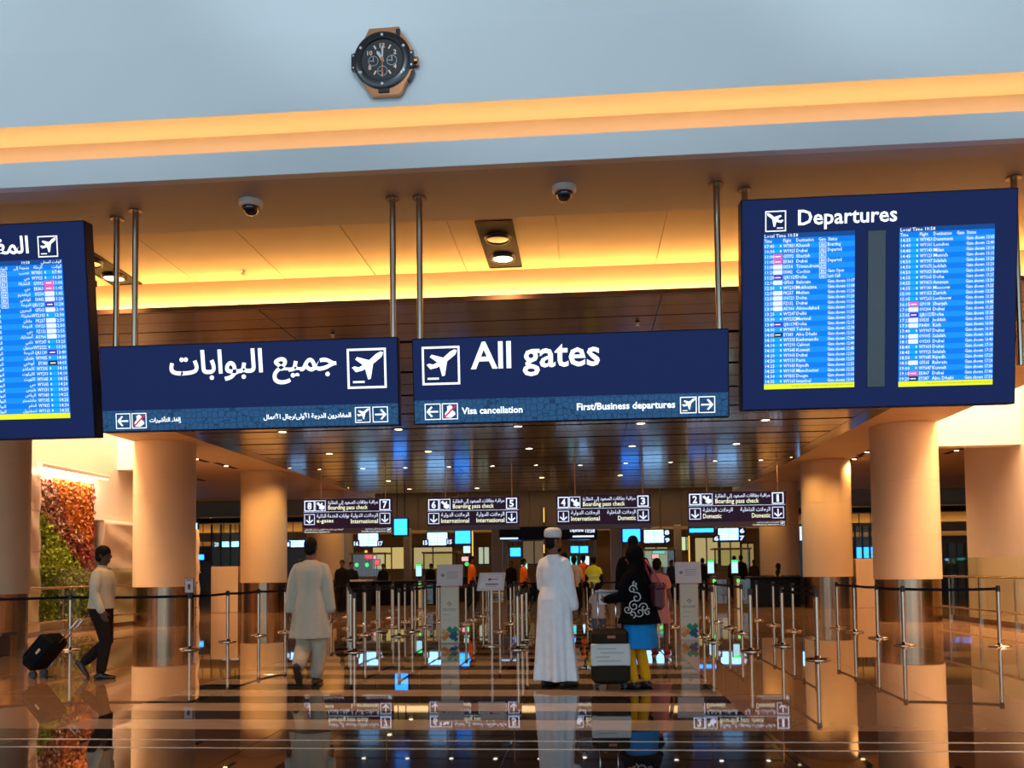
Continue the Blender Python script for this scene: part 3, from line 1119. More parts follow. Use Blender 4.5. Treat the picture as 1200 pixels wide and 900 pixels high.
for j, (px, py) in enumerate(((285, 317), (663, 319), (390, 391), (747, 377))):
    z = CRE if j < 2 else DZ
    c = pt(px, py, Z=z)
    t = tag(MB().lathe([(.03, -.002), (.035, -.012), (.018, -.018), (.016, -.05), (.034, -.052)][::-1], c, 14).build('sprinkler', M_CHROME, None, 'auto'),
            ['small sprinkler on the cream boards above the Arabic gate sign', 'small sprinkler on the cream boards right of the twin lamp', 'small sprinkler on the brown planks just above the Arabic gate sign',
             'small sprinkler on the brown planks just above the English gate sign'][j], 'sprinkler', 'sprinklers')

# ------------------------------------------------------------------ the giant wristwatch clock
c = pt(452, 77, Y=YF)
k = (pt(502, 77, Y=YF) - pt(402, 77, Y=YF)).length / 100          # metres per pixel
t = thing('wall_clock', 'giant wristwatch shaped wall clock with copper case and black bezel', 'clock', c)
M_BEZ = mat('black_ceramic', (.012, .012, .015), .28, coat=.3)
M_DIAL = mat('carbon_dial', (.014, .014, .015), .45, var=.5, scale=60)
M_MARK = mat('gold_mark', (.85, .55, .38), .35, .6)
M_SILVER = mat('watch_silver', (.8, .8, .8), .25, .9)


def P2(pts):
    return [(x * k, z * k) for x, z in pts]


def slabz(poly, y0, y1):
    n = len(poly)
    V = [(p[0], y0, p[1]) for p in poly] + [(p[0], y1, p[1]) for p in poly]
    return MB().add(V, [tuple(range(n)), tuple(range(2 * n - 1, n - 1, -1))] + [(j, n + j, n + (j + 1) % n, (j + 1) % n) for j in range(n)])


case = [(-17, 39), (18, 39.5), (20, 33), (27, 24), (31, 14), (33, 5), (33, -8), (30, -18), (24, -27), (20, -36), (16, -39), (-15, -38.5), (-18, -34), (-24, -24), (-31, -14), (-33, -5), (-33, 6), (-29, 17), (-22, 29)]
body = slabz(P2(case)[::-1], -.001, -.075).build('case', M_COPPER, t)
ax = (0, -1, 0)
MB().lathe([(33.5 * k, .06), (33.5 * k, .085), (31 * k, .098), (25 * k, .098), (24 * k, .09), (24 * k, .06)], (-1.5 * k, 0, 1 * k), 48, axis=ax).build('bezel', M_BEZ, t, 'auto')
dial = MB().lathe([(24.2 * k, .06), (24.2 * k, .086)], (-1.5 * k, 0, 1 * k), 40, axis=ax).build('dial', M_DIAL, t)
for sx in (-1, 1):
    slabz(P2([(sx * 30 - 1.5, 11), (sx * 36 - 1.5, 9), (sx * 36 - 1.5, -9), (sx * 30 - 1.5, -11)][::sx]), -.05, -.092).build('case_ear', M_BEZ, t)
    for sz in (-7, 7):
        MB().lathe([(1.3 * k, .09), (1.1 * k, .097)], ((sx * 33.6 - 1.5) * k, 0, sz * k), 10, axis=ax).build('screw', M_SILVER, t)
for j in range(6):
    a = math.pi / 2 + j * math.pi / 3
    MB().lathe([(1.9 * k, .096), (1.6 * k, .103)], ((28.6 * math.cos(a) - 1.5) * k, 0, (28.6 * math.sin(a) + 1) * k), 10, axis=ax).build('screw', M_SILVER, t)
MB().lathe([(4.6 * k, 0), (5 * k, 1 * k), (5 * k, 4.5 * k), (4 * k, 5.5 * k)], (34 * k, -.045, 0), 16, axis=(1, 0, 0)).build('crown', M_COPPER, t, 'auto')
for z0, z1, x0, x1 in ((12, 23, 30, 24), (-12, -23, 31, 25)):
    slabz(P2([(x0 + 4, z0), (x0, z0), (x1, z1), (x1 + 4, z1)][::(1 if z1 > z0 else -1)]), -.02, -.065).build('push_button', M_COPPER if z1 > 0 else M_BEZ, t)
MB().bbox((0, -.074, -34.5 * k), (13 * k, .02, 5.5 * k), .004).build('lug_inset', M_BEZ, t)
MB().bbox((16.5 * k, -.074, 33 * k), (5 * k, .012, 8 * k), .004).build('lug_inset', M_BEZ, t)
yd = -.0875
for n_, a in ((12, 90), (10, 150), (2, 30), (4, -30), (8, 210)):
    v, f = glyphs(str(n_), .02, 2)
    cx_, cz_ = 16.8 * math.cos(math.radians(a)) - 1.5, 16.8 * math.sin(math.radians(a)) + 1
    w_ = max(p[0] for p in v) + min(p[0] for p in v)
    MB().add([((cx_ + (p[0] - w_ / 2) * 7.5) * k, yd, (cz_ + (p[1] - .33) * 7.5) * k) for p in v], f).build('hour_numeral', M_MARK, dial)
for a in (60, 120, -60, -120, -90):
    u = Vector((math.cos(math.radians(a)), 0, math.sin(math.radians(a))))
    q = Vector((-u.z, 0, u.x)) * .9
    ce = Vector((-1.5, 0, 1))
    MB().add([((ce + u * r0 + q * s_) * k) + Vector((0, yd, 0)) for r0, s_ in ((14.5, -1), (14.5, 1), (19.5, 1), (19.5, -1))], [(0, 1, 2, 3)]).build('hour_mark', M_MARK, dial)
for cx_, cz_, rr in ((-12, 0, 6), (9.5, 0, 6), (-1.5, -12, 6)):
    m = MB()
    for j in range(20):
        a, b = 2 * math.pi * j / 20, 2 * math.pi * (j + .55) / 20
        m.flat([((cx_ + q * math.cos(w)) * k, (cz_ + q * math.sin(w)) * k) for q, w in ((rr, a), (rr, b), (rr - .8, b), (rr - .8, a))], yd)
    m.flat([((cx_ + x) * k, (cz_ + z) * k) for x, z in ((-.4, -1), (.4, -1), (.3, 5), (-.3, 5))], yd - .001)
    m.flat([((cx_ + x) * k, (cz_ + z) * k) for x, z in ((-5, -.3), (1, -.3), (1, .3), (-5, .3))], yd - .001)
    m.build('subdial_marks', M_SILVER, dial)
for nm, a, ln, w_, mt in (('minute_hand', 89, 17, 1.5, M_SILVER), ('hour_hand', 121, 12, 2.2, M_SILVER), ('second_hand', -90, 19, .8, mat('orange_hand', (.75, .22, .08), .4))):
    u = Vector((math.cos(math.radians(a)), 0, math.sin(math.radians(a))))
    q = Vector((-u.z, 0, u.x)) * w_
    ce = Vector((-1.5, 0, 1))
    V = [(ce + u * r0 + q * s_) * k for r0, s_ in ((-3, -.5), (-3, .5), (ln * .8, .8), (ln, 0), (ln * .8, -.8))]
    MB().add([v_ + Vector((0, yd - .002, 0)) for v_ in V] + [v_ + Vector((0, yd - .006, 0)) for v_ in V],
             [(0, 1, 2, 3, 4), (9, 8, 7, 6, 5)] + [(j, (j + 1) % 5, 5 + (j + 1) % 5, 5 + j) for j in range(5)]).build(nm, mt, t)
MB().lathe([(2.6 * k, .086), (2.2 * k, .10)], (-1.5 * k, 0, 1 * k), 14, axis=ax).build('hand_boss', M_COPPER, t)

# ------------------------------------------------------------------ queue stanchions and belts
def make_stanchion():
    t = thing('queue_stanchion', '', 'stanchion')
    MB().lathe([(.175, 0), (.175, .012), (.15, .028), (.05, .036), (.03, .06)], n=28).build('base', M_STEEL, t, 'auto')
    MB().lathe([(.0315, .03), (.0315, .90)], n=16).build('post', M_STEEL, t, 'auto')
    MB().lathe([(.037, .89), (.037, .975), (.030, .99)], n=16).build('belt_cassette', M_DARK, t, 'auto')
    return t


proto = make_stanchion()
used = []


def stanchion(x, y, label, group):
    o = proto if not used else copy_tree(proto)
    used.append(o)
    o.location = (x, y, 0)
    tag(o, label, None, group)
    return o


def belt(a, b, z=.935, sag=.0):
    d = Vector((b.location.x - a.location.x, b.location.y - a.location.y, 0))
    L = d.length
    u = d / L
    q = Vector((-u.y, u.x, 0)) * .002
    m = MB()
    n = 8
    V = []
    for i in range(n + 1):
        f = i / n
        p = u * (.038 + f * (L - .076)) + Vector((0, 0, z - sag * 4 * f * (1 - f)))
        V += [p - q - Vector((0, 0, .023)), p + q - Vector((0, 0, .023)), p + q + Vector((0, 0, .023)), p - q + Vector((0, 0, .023))]
    F = [(4 * i + k, 4 * i + (k + 1) % 4, 4 * i + 4 + (k + 1) % 4, 4 * i + 4 + k) for i in range(n) for k in range(4)] + [(3, 2, 1, 0), (4 * n, 4 * n + 1, 4 * n + 2, 4 * n + 3)]
    m.add(V, F)
    return m.build('belt', M_BELT, a)


ROWS = [('belt line by the planted wall, counted from the left', None, [(-11.28, 14.2), (-9.15, 15.25), (-6.99, 15.32), (-6.99, 17.0), (-6.96, 18.57), (-6.73, 19.58)]),
        ('belt line under the departures board, counted from the right', None, [(6.63, 15.15), (5.25, 15.50), (5.31, 17.04), (5.35, 18.6), (5.37, 19.91)]),
        ('near lane before the black desk', 3.27, [13.2, 15.5]),
        ('near lane right of the second kiosk', 2.58, [14.57]),
        ('nearest spot left of the kiosks', -3.87, [14.7]),
        ('queue lane left of the kiosks', -4.68, [17.5, 18.65, 19.95, 21.4]),
        ('farther queue lane left of the kiosks', -4.76, [23.2, 24.6, 26.2, 28.2]),
        ('middle queue lane beside the grey tunic man', -5.55, [20.6, 22.0, 23.4, 25.2]),
        ('queue lane behind the grey tunic man', -7.05, [24.3, 26.0]),
        ('lane just right of the first kiosk', -3.03, [20.4, 22.3, 23.8, 26.0, 27.5]),
        ('near lane beside the white robed man', -1.17, [15.05, 16.08, 17.26]),
        ('farther lane beside the white robed man', -1.9, [19.42, 22.2, 25.0]),
        ('near lane beside the second kiosk', 2.24, [16.45, 17.68, 19.1]),
        ('farther lane beside the second kiosk', 1.97, [20.5, 22.85, 25.3]),
        ('far lane before the black desk', 4.22, [17.13, 18.95, 20.9, 22.9]),
        ('second lane left of the first kiosk', -3.86, [18.2, 19.6, 21.2, 23.2, 25.0]),
        ('lane between the suitcase and the second kiosk', .95, [18.6, 20.4, 22.6, 25.0]),
        ('lane behind the lone stanchion right of the kiosk', 3.12, [18.6, 20.2, 22.2, 24.4]),
        ('lane directly behind the white robed man', .12, [20.2, 22.0, 24.2]),
        ('cross line at the far end of the left lanes', None, [(-6.6, 30.2), (-5.6, 30.2), (-4.5, 30.2), (-3.4, 30.2)]),
        ('cross line at the far end of the middle lanes', None, [(-2.2, 27.0), (-1.1, 27.0), (0.0, 27.0), (1.2, 27.0), (2.4, 27.0)])]
for nm, lane_x, L in ROWS:
    prev = None
    for j, q in enumerate(L):
        o = stanchion(*(q if lane_x is None else (lane_x, q)), '%s steel stanchion in the %s' % (ORD[j], nm) if len(L) > 1 else 'lone steel stanchion at the %s' % nm, nm)
        if prev is not None:
            belt(prev, o, sag=.012)
        prev = o
frame_post = used[2]
f_ = MB().bbox((0, -.02, 1.12), (.17, .02, .27), .004).build('notice_frame', mat('frame_bronze', (.16, .10, .08), .4), frame_post)
f2 = MB().rect(-.072, 1.00, .072, 1.24, -.0315).rect(-.065, 1.20, .065, 1.206, -.0325, 1).rect(-.045, 1.215, .045, 1.228, -.0325, 1)
f2.flat([(-.03, 1.12), (-.018, 1.05), (.018, 1.05), (.03, 1.12), (.02, 1.15), (-.02, 1.15)], -.0325, 1).build('notice', [mat('paper_white', (.72, .70, .68), .6), mat('print_dark', (.12, .06, .05), .6)], f_)

# ------------------------------------------------------------------ kiosks and the notice on a post
M_KIOSK = mat('kiosk_enamel', (.74, .69, .52), .4, var=.03)
M_PAPER = mat('notice_paper', (.80, .74, .74), .5, var=.03)
M_INK = mat('ink_dark', (.05, .05, .06), .6)
M_ORG, M_GRN, M_BLU, M_ORG2 = mat('print_orange', (.80, .25, .03), .5), mat('print_green', (.01, .30, .16), .5), mat('print_blue', (.01, .10, .20), .5), mat('print_amber', (.80, .42, .08), .5)


def kiosk(px, py, label, wpx):
    c = pt(px, py, Z=0)
    t = thing('notice_kiosk', label, 'kiosk', (c.x, c.y + .06, 0), math.radians(2), 'beige notice kiosks')
    w = .335
    MB().bbox((0, 0, .515), (w, .12, 1.03), .008).build('body', M_KIOSK, t)
    MB().bbox((0, .0, 1.035), (w * .94, .13, .03), .005).build('peach_ledge', mat('ledge_peach', (.75, .46, .34), .4), t)  # peach-coloured ledge under the header
    hd = MB().bbox((0, 0, .2), (.48, .02, .40), .006).build('header', M_PAPER, t, loc=(0, -.02, 1.05))
    hd.rotation_euler = (math.radians(-12), 0, 0)
    m = MB()
    for i in range(4):
        m.rect(-.06, .25 - .035 * i, .16 - .02 * (i % 2), .258 - .035 * i, -.0112, 0)
    m.flat([(-.17, .20), (-.13, .16), (-.09, .20), (-.13, .24)], -.0112, 0).build('header_print', [mat('ink_grey', (.30, .26, .28), .6)], hd)
    m = MB()
    y = -.0612
    for dx, dz in ((0, .026), (.028, 0), (0, -.026), (-.028, .008)):
        MB().flat([(dx - .016, .72 + dz), (dx, .704 + dz), (dx + .016, .72 + dz), (dx, .736 + dz)], y).build('printed_emblem', M_INK, t)
    m.rect(-.13, .625, .13, .632, y, 0).rect(-.13, .60, .11, .606, y, 0).rect(-.12, .52, .02, .524, y, 0).rect(-.12, .43, .0, .433, y, 0)

    def dia(x, z, r, mi):
        MB().flat([(x - r, z), (x, z - r), (x + r, z), (x, z + r)], y - .0004 * mi).build('printed_chevron', [M_INK, M_ORG, M_GRN, M_BLU, M_ORG2][mi], t)
    for x, z, r, mi in ((-.10, .20, .055, 4), (-.045, .155, .055, 1), (-.10, .105, .055, 1), (.0, .255, .055, 2), (.055, .20, .055, 2), (.105, .255, .055, 2), (.045, .125, .06, 3), (.10, .165, .055, 3), (.11, .08, .045, 3)):
        dia(x, z, r * 1.15, mi)
    m.build('printed_lines', M_INK, t)


kiosk(527, 754, 'beige notice kiosk with coloured chevrons left of the white robed man', 21)
kiosk(808.5, 750, 'beige notice kiosk with coloured chevrons right of the woman in black', 21)
c = pt(576.5, 757, Z=0)
t = thing('notice_stand', 'white notice board on a thin steel post between kiosk and white robed man', 'notice stand', (c.x, c.y, 0))
MB().lathe([(.16, 0), (.16, .012), (.03, .03)], n=24).build('base', M_STEEL, t, 'auto')
MB().cyl((0, 0, .02), (0, 0, 1.0), .022).build('post', mat('pale_post', (.75, .70, .68), .3, .3), t, 'auto')
bd = slabz([(-.26, 0), (.22, 0), (.26, .32), (-.20, .32)], -.012, .012).build('board', mat('notice_beige', (.75, .64, .56), .5), t, loc=(0, -.02, .97))
MB().flat([(-.21, .05), (.18, .05), (.21, .29), (-.17, .29)], -.0135).build('paper', M_PAPER, bd)
m = MB().rect(-.10, .105, .13, .125, -.0148, 0).rect(-.10, .075, .10, .082, -.0148, 0).rect(-.02, .195, .13, .208, -.0148, 1)
m.flat([(-.06, .19), (-.02, .175), (.02, .20), (-.02, .225)], -.0148, 1).build('notice_print', [mat('ink_grey2', (.10, .09, .10), .6), mat('ink_red', (.65, .03, .06), .6)], bd)

# ------------------------------------------------------------------ planted walls, sheeted panels, balustrades
def leaf_patch(parent, name, m, cells, xw, face, sz):
    mb_ = MB()
    for (y_, z_) in cells:
        n_ = Vector((face * (.6 + random.random()), random.uniform(-.8, .8), random.uniform(-.5, .9))).normalized()
        u_ = n_.cross(Vector((0, 0, 1))).normalized()
        a = random.uniform(0, 6.28)
        v_ = n_.cross(u_)
        d1 = u_ * math.cos(a) + v_ * math.sin(a)
        d2 = n_.cross(d1)
        s1 = sz * random.uniform(.7, 1.4)
        p = Vector((xw + face * random.uniform(.03, .16), y_, z_))
        mb_.add([p - d1 * s1, p + d2 * s1 * .45 + n_ * s1 * .15, p + d1 * s1, p - d2 * s1 * .45 + n_ * s1 * .15], [(0, 1, 2), (0, 2, 3)])
    o = mb_.build(name, m, parent)
    o['kind'] = 'stuff'
    return o


def leafy(name, a):
    return mat('leaf_' + name, a, .6, var=.45, scale=5)


LF = {'o': leafy('orange', (.85, .24, .03)), 'r': leafy('crimson', (.30, .03, .04)), 'p': leafy('peach', (.85, .48, .28)), 'g': leafy('lime', (.46, .62, .05)), 'd': leafy('green', (.16, .24, .03))}
yA, yB = pt(35, 600, X=XL).y, pt(104, 600, X=XL).y
zT, zB = pt(104, 567, X=XL + .02).z, .22
lw = thing('living_wall', 'planted wall of orange, crimson and lime leaves on the white side wall', 'living wall', (XL, (yA + yB) / 2, zB))
hw, hh = (yB - yA) / 2, zT - zB
MB().box((.02, 0, hh / 2), (.04, 2 * hw, hh)).build('backing', mat('planter_black', (.02, .018, .015), .8), lw)
for yy in (-hw, hw):
    MB().box((.06, yy, hh / 2), (.10, .05, hh)).build('frame_rail', M_DARK, lw)
cells = {q: [] for q in LF}
for _ in range(9000):
    u, v = random.random(), random.random()
    w = random.gauss(0, .025)
    if v > .66 + w:
        q = 'd' if random.random() < .8 else 'g'
    elif v > .214 + .529 * u + w:
        q = 'g' if random.random() < .85 else 'd'
    elif v > (-.2 + u * .98 if u < .62 else .33 + .38 * (u - .62)) + w:
        q = 'p' if random.random() < (.55 if v < .3 + u * .2 else .25) else 'r'
    else:
        q = 'o' if u < .95 else 'r'
    if q == 'o' and random.random() < .06:
        q = 'r'
    cells[q].append(((u - .5) * 2 * hw * .97, hh * (1 - v) * .985 + .02))
for q, nm in (('o', 'orange_leaves'), ('r', 'crimson_leaves'), ('p', 'peach_leaves'), ('g', 'lime_leaves'), ('d', 'green_leaves')):
    leaf_patch(lw, nm, LF[q], cells[q], .04, 1, .055)
t = thing('wall_washer', 'long white lamp bar over the planted wall', 'wall lamp', (XL, (yA + yB) / 2 + .1, zT + .14))
MB().bbox((.32, 0, .05), (.14, 2 * hw + .5, .10), .01).build('housing', M_WALLW, t)
MB().box((.32, 0, -.004), (.10, 2 * hw + .4, .008)).build('lens', glow('washer_lens', (1, .93, .80), 6), t)
def bar_lamp(parent, x, ln, tilt, e):
    d = bpy.data.lights.new('lamp', 'AREA')
    d.shape, d.size, d.size_y, d.energy, d.color = 'RECTANGLE', .09, ln, e, (1, .80, .55)
    o = bpy.data.objects.new('lamp', d)
    COL.objects.link(o)
    o.parent = parent
    o.location = (x, 0, -.012)
    o.rotation_euler = (0, tilt, 0)


bar_lamp(t, .32, 2 * hw + .3, math.radians(25), 45)
for yy in (-hw * .5, hw * .6):
    MB().box((.16, yy, .05), (.32, .05, .05)).build('bracket', M_WALLW, t)
rw = thing('living_wall', 'planted wall of crimson and green leaves at the frame edge beside the departures board', 'living wall', (XR, 19.2, .22))
MB().box((-.02, 0, 1.75), (.04, 3.4, 3.5)).build('backing', MATS['planter_black'], rw)
MB().box((-.06, 1.7, 1.75), (.10, .05, 3.5)).build('frame_rail', M_DARK, rw)
for q, nm, lo, hi in (('r', 'crimson_leaves', 1.6, 3.45), ('o', 'orange_leaves', 1.9, 3.45), ('g', 'lime_leaves', .8, 1.8), ('d', 'green_leaves', .05, 1.0)):
    leaf_patch(rw, nm, LF[q], [(random.uniform(-1.65, 1.65), random.uniform(lo, hi)) for _ in range(1500)], -.04, -1, .055)
t = thing('wall_washer', 'long white lamp bar over the crimson planted wall at the frame edge', 'wall lamp', (XR, 19.3, 3.86))
MB().bbox((-.32, 0, .05), (.14, 3.9, .10), .01).build('housing', M_WALLW, t)
MB().box((-.32, 0, -.004), (.10, 3.8, .008)).build('lens', MATS['washer_lens'], t)
MB().box((-.16, 1.5, .05), (.32, .05, .05)).build('bracket', M_WALLW, t)
MB().box((-.16, -1.5, .05), (.32, .05, .05)).build('bracket', M_WALLW, t)

M_SHEET = mat('dust_sheet', (.70, .58, .50), .7, var=.06, scale=3, bump=.6)


def sheeted(label, y0, y1, h, x0=XL + .02, d=.34, seams=3):
    t = thing('sheeted_panel', label, 'covered panel', (x0, (y0 + y1) / 2, 0), 0, 'panels wrapped in dust sheets')
    L = y1 - y0
    n, k = 22, 26
    V, F = [], []
    for j in range(k + 1):
        for i in range(n + 1):
            u, w = i / n, j / k
            wr = .03 * math.sin(9 * u + 5 * w + 2 * math.sin(4 * w + u)) + .02 * math.sin(23 * (u * .6 + w)) + random.uniform(-.006, .006)
            V.append((d + wr, (u - .5) * L, h * w))
    for j in range(k):
        for i in range(n):
            a = j * (n + 1) + i
            F.append((a, a + 1, a + n + 2, a + n + 1))
    V += [(0.0, -L / 2, 0), (0.0, L / 2, 0), (0.0, L / 2, h), (0.0, -L / 2, h)]
    b = len(V) - 4
    top = [k * (n + 1) + i for i in range(n + 1)]
    F += [tuple(top + [b + 2, b + 3]), tuple([j * (n + 1) for j in range(k + 1)][::-1] + [b, b + 3][:2]), tuple([j * (n + 1) + n for j in range(k + 1)] + [b + 2, b + 1])]
    MB().add(V, F).build('sheet', M_SHEET, t, True)
    for j in range(seams):
        MB().box((d + .045, 0, h * (j + 1) / (seams + 1)), (.012, L * .99, .03)).build('tape', mat('sheet_tape', (.55, .42, .34), .6), t)


sheeted('tall panel wrapped in pale dust sheet between end column and planted wall', 17.6, yA - .12, zT + .05)
sheeted('lower panel wrapped in pale dust sheet between planted wall and column', yB + .12, 28, 2.75, seams=1)


def balustrade(X, y0, y1, label, n):
    t = thing('glass_balustrade', label, 'balustrade', (X, 0, 0))
    L = (y1 - y0) / n
    for i in range(n):
        MB().box((0, y0 + L * (i + .5), .80), (.014, L - .02, 1.40)).build('glass_pane', M_GLASS, t)
    for z, r in ((1.05, .026), (.30, .022)):
        MB().cyl((.09 if X < 0 else -.09, y0, z), (.09 if X < 0 else -.09, y1, z), r, n=10).build('handrail', M_STEEL, t, 'auto')
    for i in range(n + 1):
        yy = y0 + L * i
        MB().box((.045 if X < 0 else -.045, yy, .54), (.03, .05, 1.08)).build('rail_post', M_STEEL, t)
    MB().box((0, (y0 + y1) / 2, .05), (.05, y1 - y0, .10)).build('shoe_rail', M_STEEL, t)


balustrade(-12.0, 16.2, 26.6, 'glass balustrade with two handrails in front of the planted wall', 6)
balustrade(9.0, 16.2, 26.6, 'glass balustrade with two handrails at the foot of the bright side wall', 6)
t = thing('bench', 'low dark bench end in front of the column at the photo edge', 'bench', (-10.45, 14.25, 0))
MB().bbox((0, 0, .36), (1.7, .40, .06), .01).build('seat', mat('bench_brown', (.10, .06, .04), .4), t)
for sx in (-.72, .72):
    MB().bbox((sx, 0, .165), (.07, .34, .33), .008).build('leg', MATS['bench_brown'], t)

# low walls between the columns
for n_, x0, x1 in (('wall_low_left', -12.7, -11.76), ('wall_low_right', 8.56, 9.7)):
    struct(MB().bbox(((x0 + x1) / 2, 29.7, .78), (x1 - x0, .5, 1.56), .01), n_, M_SHAFT)

# ------------------------------------------------------------------ far hall: wall panels, windows, booths, gates
M_PANELB = mat('brown_wall_board', (.075, .046, .03), .45, var=.1, scale=1)
YB = 47.5
bw = struct(boxs(span(-32, 28, YB + .1, YB + .3, 3.5, 5.75)), 'wall_back_upper', M_BROWNWALL)
x = -24.0
pb = None
while x < 22:
    o = MB().bbox((0, 0, 0), (1.96, .06, 2.2), .012).build('wall_board', M_PANELB, bw) if pb is None else pb.copy()
    if pb is not None:
        COL.objects.link(o)
    pb = o
    o.location = (x, YB + .06, 4.62)
    x += 2.0
struct(boxs(span(-32, 28, 51.0, 51.3, 0, 3.5)), 'wall_back_lower', mat('dim_back_wall', (.42, .29, .13), .6, var=.4, scale=.6))
struct(boxs(span(-32, 28, YB - .6, YB + .4, 3.35, 3.5)), 'trim_ledge', M_BROWNWALL)

WIN = [(436, 640, 482, 668, .55, (1.0, .74, .26)), (484, 640, 531, 668, .42, (1.0, .78, .36)), (645, 640, 653, 668, .8, (1.0, .80, .40)), (722, 622, 729, 655, .8, (1.0, .82, .45)),
       (755, 640, 783, 666, .30, (.9, .85, .45)), (798, 628, 810, 646, .8, (.8, .95, .5)), (814, 629, 842, 662, .42, (1.0, .78, .34)), (844, 634, 868, 664, .38, (1.0, .76, .30)),
       (560, 640, 574, 662, .5, (.85, .95, .7)), (612, 632, 640, 662, .12, (1.0, .7, .4)), (356, 642, 400, 690, .10, (1.0, .7, .25)), (869, 636, 884, 668, .28, (1.0, .70, .28))]
for i, (x0, y0, x1, y1, e, col) in enumerate(WIN):
    a, b = pt(x0, y1, Y=50.9), pt(x1, y0, Y=50.9)
    m = MB()
    w = struct(m.box(((a.x + b.x) / 2, 50.95, (a.z + b.z) / 2), (b.x - a.x, .06, b.z - a.z), 0), 'window_%d' % (i + 1), M_DARK)
    MB().box(((a.x + b.x) / 2, 50.90, (a.z + b.z) / 2), (b.x - a.x - .12, .02, b.z - a.z - .12)).build('pane', glow('lit_pane_%d' % (i + 1), col, e), w)
    MB().box(((a.x + b.x) / 2, 50.87, (a.z + b.z) / 2), (.07, .04, b.z - a.z - .1)).build('mullion', M_DARK, w)

M_PIER = mat('grey_pier', (.30, .24, .20), .4, var=.1)
for i, (x0, x1, yy, lab) in enumerate(((401, 413, 46.5, 'pale slim pier behind the lane 8 and 7 sign'), (577, 590, 44.0, 'grey pier behind the notice stand'), (716, 729, 44.0, 'grey pier right of the screening canopy'),
                                  (791, 799, 45.5, 'slim brown pier left of the second kiosk'), (474, 482, 45.0, 'slim grey pier under the hanging screen'))):
    a, b = pt(x0, 680, Y=yy), pt(x1, 680, Y=yy)
    t = thing('pier', lab, 'pier', ((a.x + b.x) / 2, yy, 0))
    t['kind'] = 'thing'
    MB().bbox((0, 0, 1.75), (b.x - a.x, .45, 3.5), .03).build('shaft', M_PIER, t)
    MB().bbox((0, 0, .12), (b.x - a.x + .06, .51, .24), .02).build('foot', M_STEEL, t)
for i, (x, y0, y1, yy, lab) in enumerate(((554, 622, 660, 43.5, 'tall amber light strip beside the orange shirted attendant'), (637.5, 595, 612, 47.3, 'short amber light strip on the brown boards'),
                                     (637.5, 638, 648, 43.5, 'short amber light strip left of the white robed man'), (808, 628, 661, 43.5, 'tall amber light strip above the second kiosk'),
                                     (246.5, 593, 662, 44.0, 'thin amber light strip on the dark post between the columns'))):
    a, b = pt(x, y1, Y=yy), pt(x, y0, Y=yy)
    t = thing('light_strip', lab, 'light', (a.x, yy, a.z))
    MB().bbox((0, .03, (b.z - a.z) / 2), (.16, .05, b.z - a.z), .01).build('channel', M_DARK, t)
    MB().box((0, 0, (b.z - a.z) / 2), (.06, .02, b.z - a.z)).build('lit_tube', glow('amber_tube', (1.0, .52, .06), 1.3), t)
    # carried by a post that reaches the floor
    MB().box((0, .10, (a.z + .02) / 2 - a.z), (.07, .06, a.z)).build('post', M_DARK, t)

M_MON = glow('monitor_white', (.24, .55, 1.0), 4.2)
M_MONB = glow('monitor_blue', (.02, .24, 1.0), 4.2)
M_MONL = glow('monitor_line', (.30, .50, .72), .8)
M_CYAN = glow('monitor_cyan', (.10, .85, .85), 1.1)


def monitor(x0, y0, x1, y1, yy, lab, kind='w', tabs=(), drop=None):
    a, b = pt(x0, y1, Y=yy), pt(x1, y0, Y=yy)
    w, h = b.x - a.x, b.z - a.z
    t = thing('counter_screen', lab, 'screen', ((a.x + b.x) / 2, yy, (a.z + b.z) / 2))
    MB().bbox((0, .05, 0), (w + .14, .08, h + .12), .015).build('casing', M_DARK, t)
    m = MB().rect(-w / 2, -h / 2, w / 2, h / 2, 0, 0)
    if kind == 'w':
        for i in range(4):
            m.rect(-w * .42, h * (.30 - .2 * i), w * .42, h * (.30 - .2 * i) + .02, -.004, 1)
        m.rect(-.01, -h / 2, .01, h / 2, -.004, 1)
    elif kind == 'b':
        m.rect(-w * .1, -h * .30, w * .35, -h * .05, -.004, 1)
    m.build('display', [{'w': M_MON, 'b': M_MONB, 'c': M_CYAN}[kind], M_MONL if kind != 'b' else M_CYAN], t)
    for px, py, s_ in tabs:
        p = pt(px, py, Y=yy) - t.location
        q = MB().bbox((p.x, .02, p.z), (.34, .08, .34), .01).build('number_box', mat('number_box_blue', (.01, .05, .16), .4), t)
        v = MB()
        write(v, s_, p.x - .11, p.x + .11, p.z, -.024, 0, .04, h=.22)
        v.build('lane_number', M_LTEXT, q)
    top = (drop or 5.74) - t.location.z
    for sx in (-w * .3, w * .3):
        MB().cyl((sx, .06, h / 2 + .04), (sx, .06, top), .022, n=6).build('hanger', M_DARK, t)


monitor(257, 627, 280, 641, 43, 'white counter screen between the two front left columns', 'w', [(254, 638, '20')])
monitor(339, 627, 358, 641, 43, 'white counter screen just left of the grey tunic man', 'w', [(337, 638, '18')])
monitor(420, 625, 443, 640, 43, 'white counter screen under the lane 8 and 7 sign, numbers 16 and 17', 'w', [(417.5, 637, '16'), (446, 637, '17')])
monitor(501, 624, 524, 639, 43, 'white counter screen under the lane 6 and 5 sign with number 15', 'w', [(498.5, 636, '15'), (527, 635, '15')])
monitor(533.5, 622, 551, 637, 43, 'blue picture screen beside the amber light strip', 'b')
monitor(730, 620, 750, 635, 43, 'blue picture screen above the man in black', 'b')
monitor(755, 621, 779, 636, 43, 'white counter screen right of the man in black with numbers', 'w', [(781.5, 624, '8'), (782, 633, '9')])
monitor(842, 619, 866, 633, 43, 'white counter screen under the Domestic sign with number 7', 'w', [(839.5, 631, '6'), (869.5, 622, '6'), (869.5, 630.5, '7')])
monitor(937.5, 617, 941.5, 633, 42, 'narrow bluish screen beside the front right column', 'w')
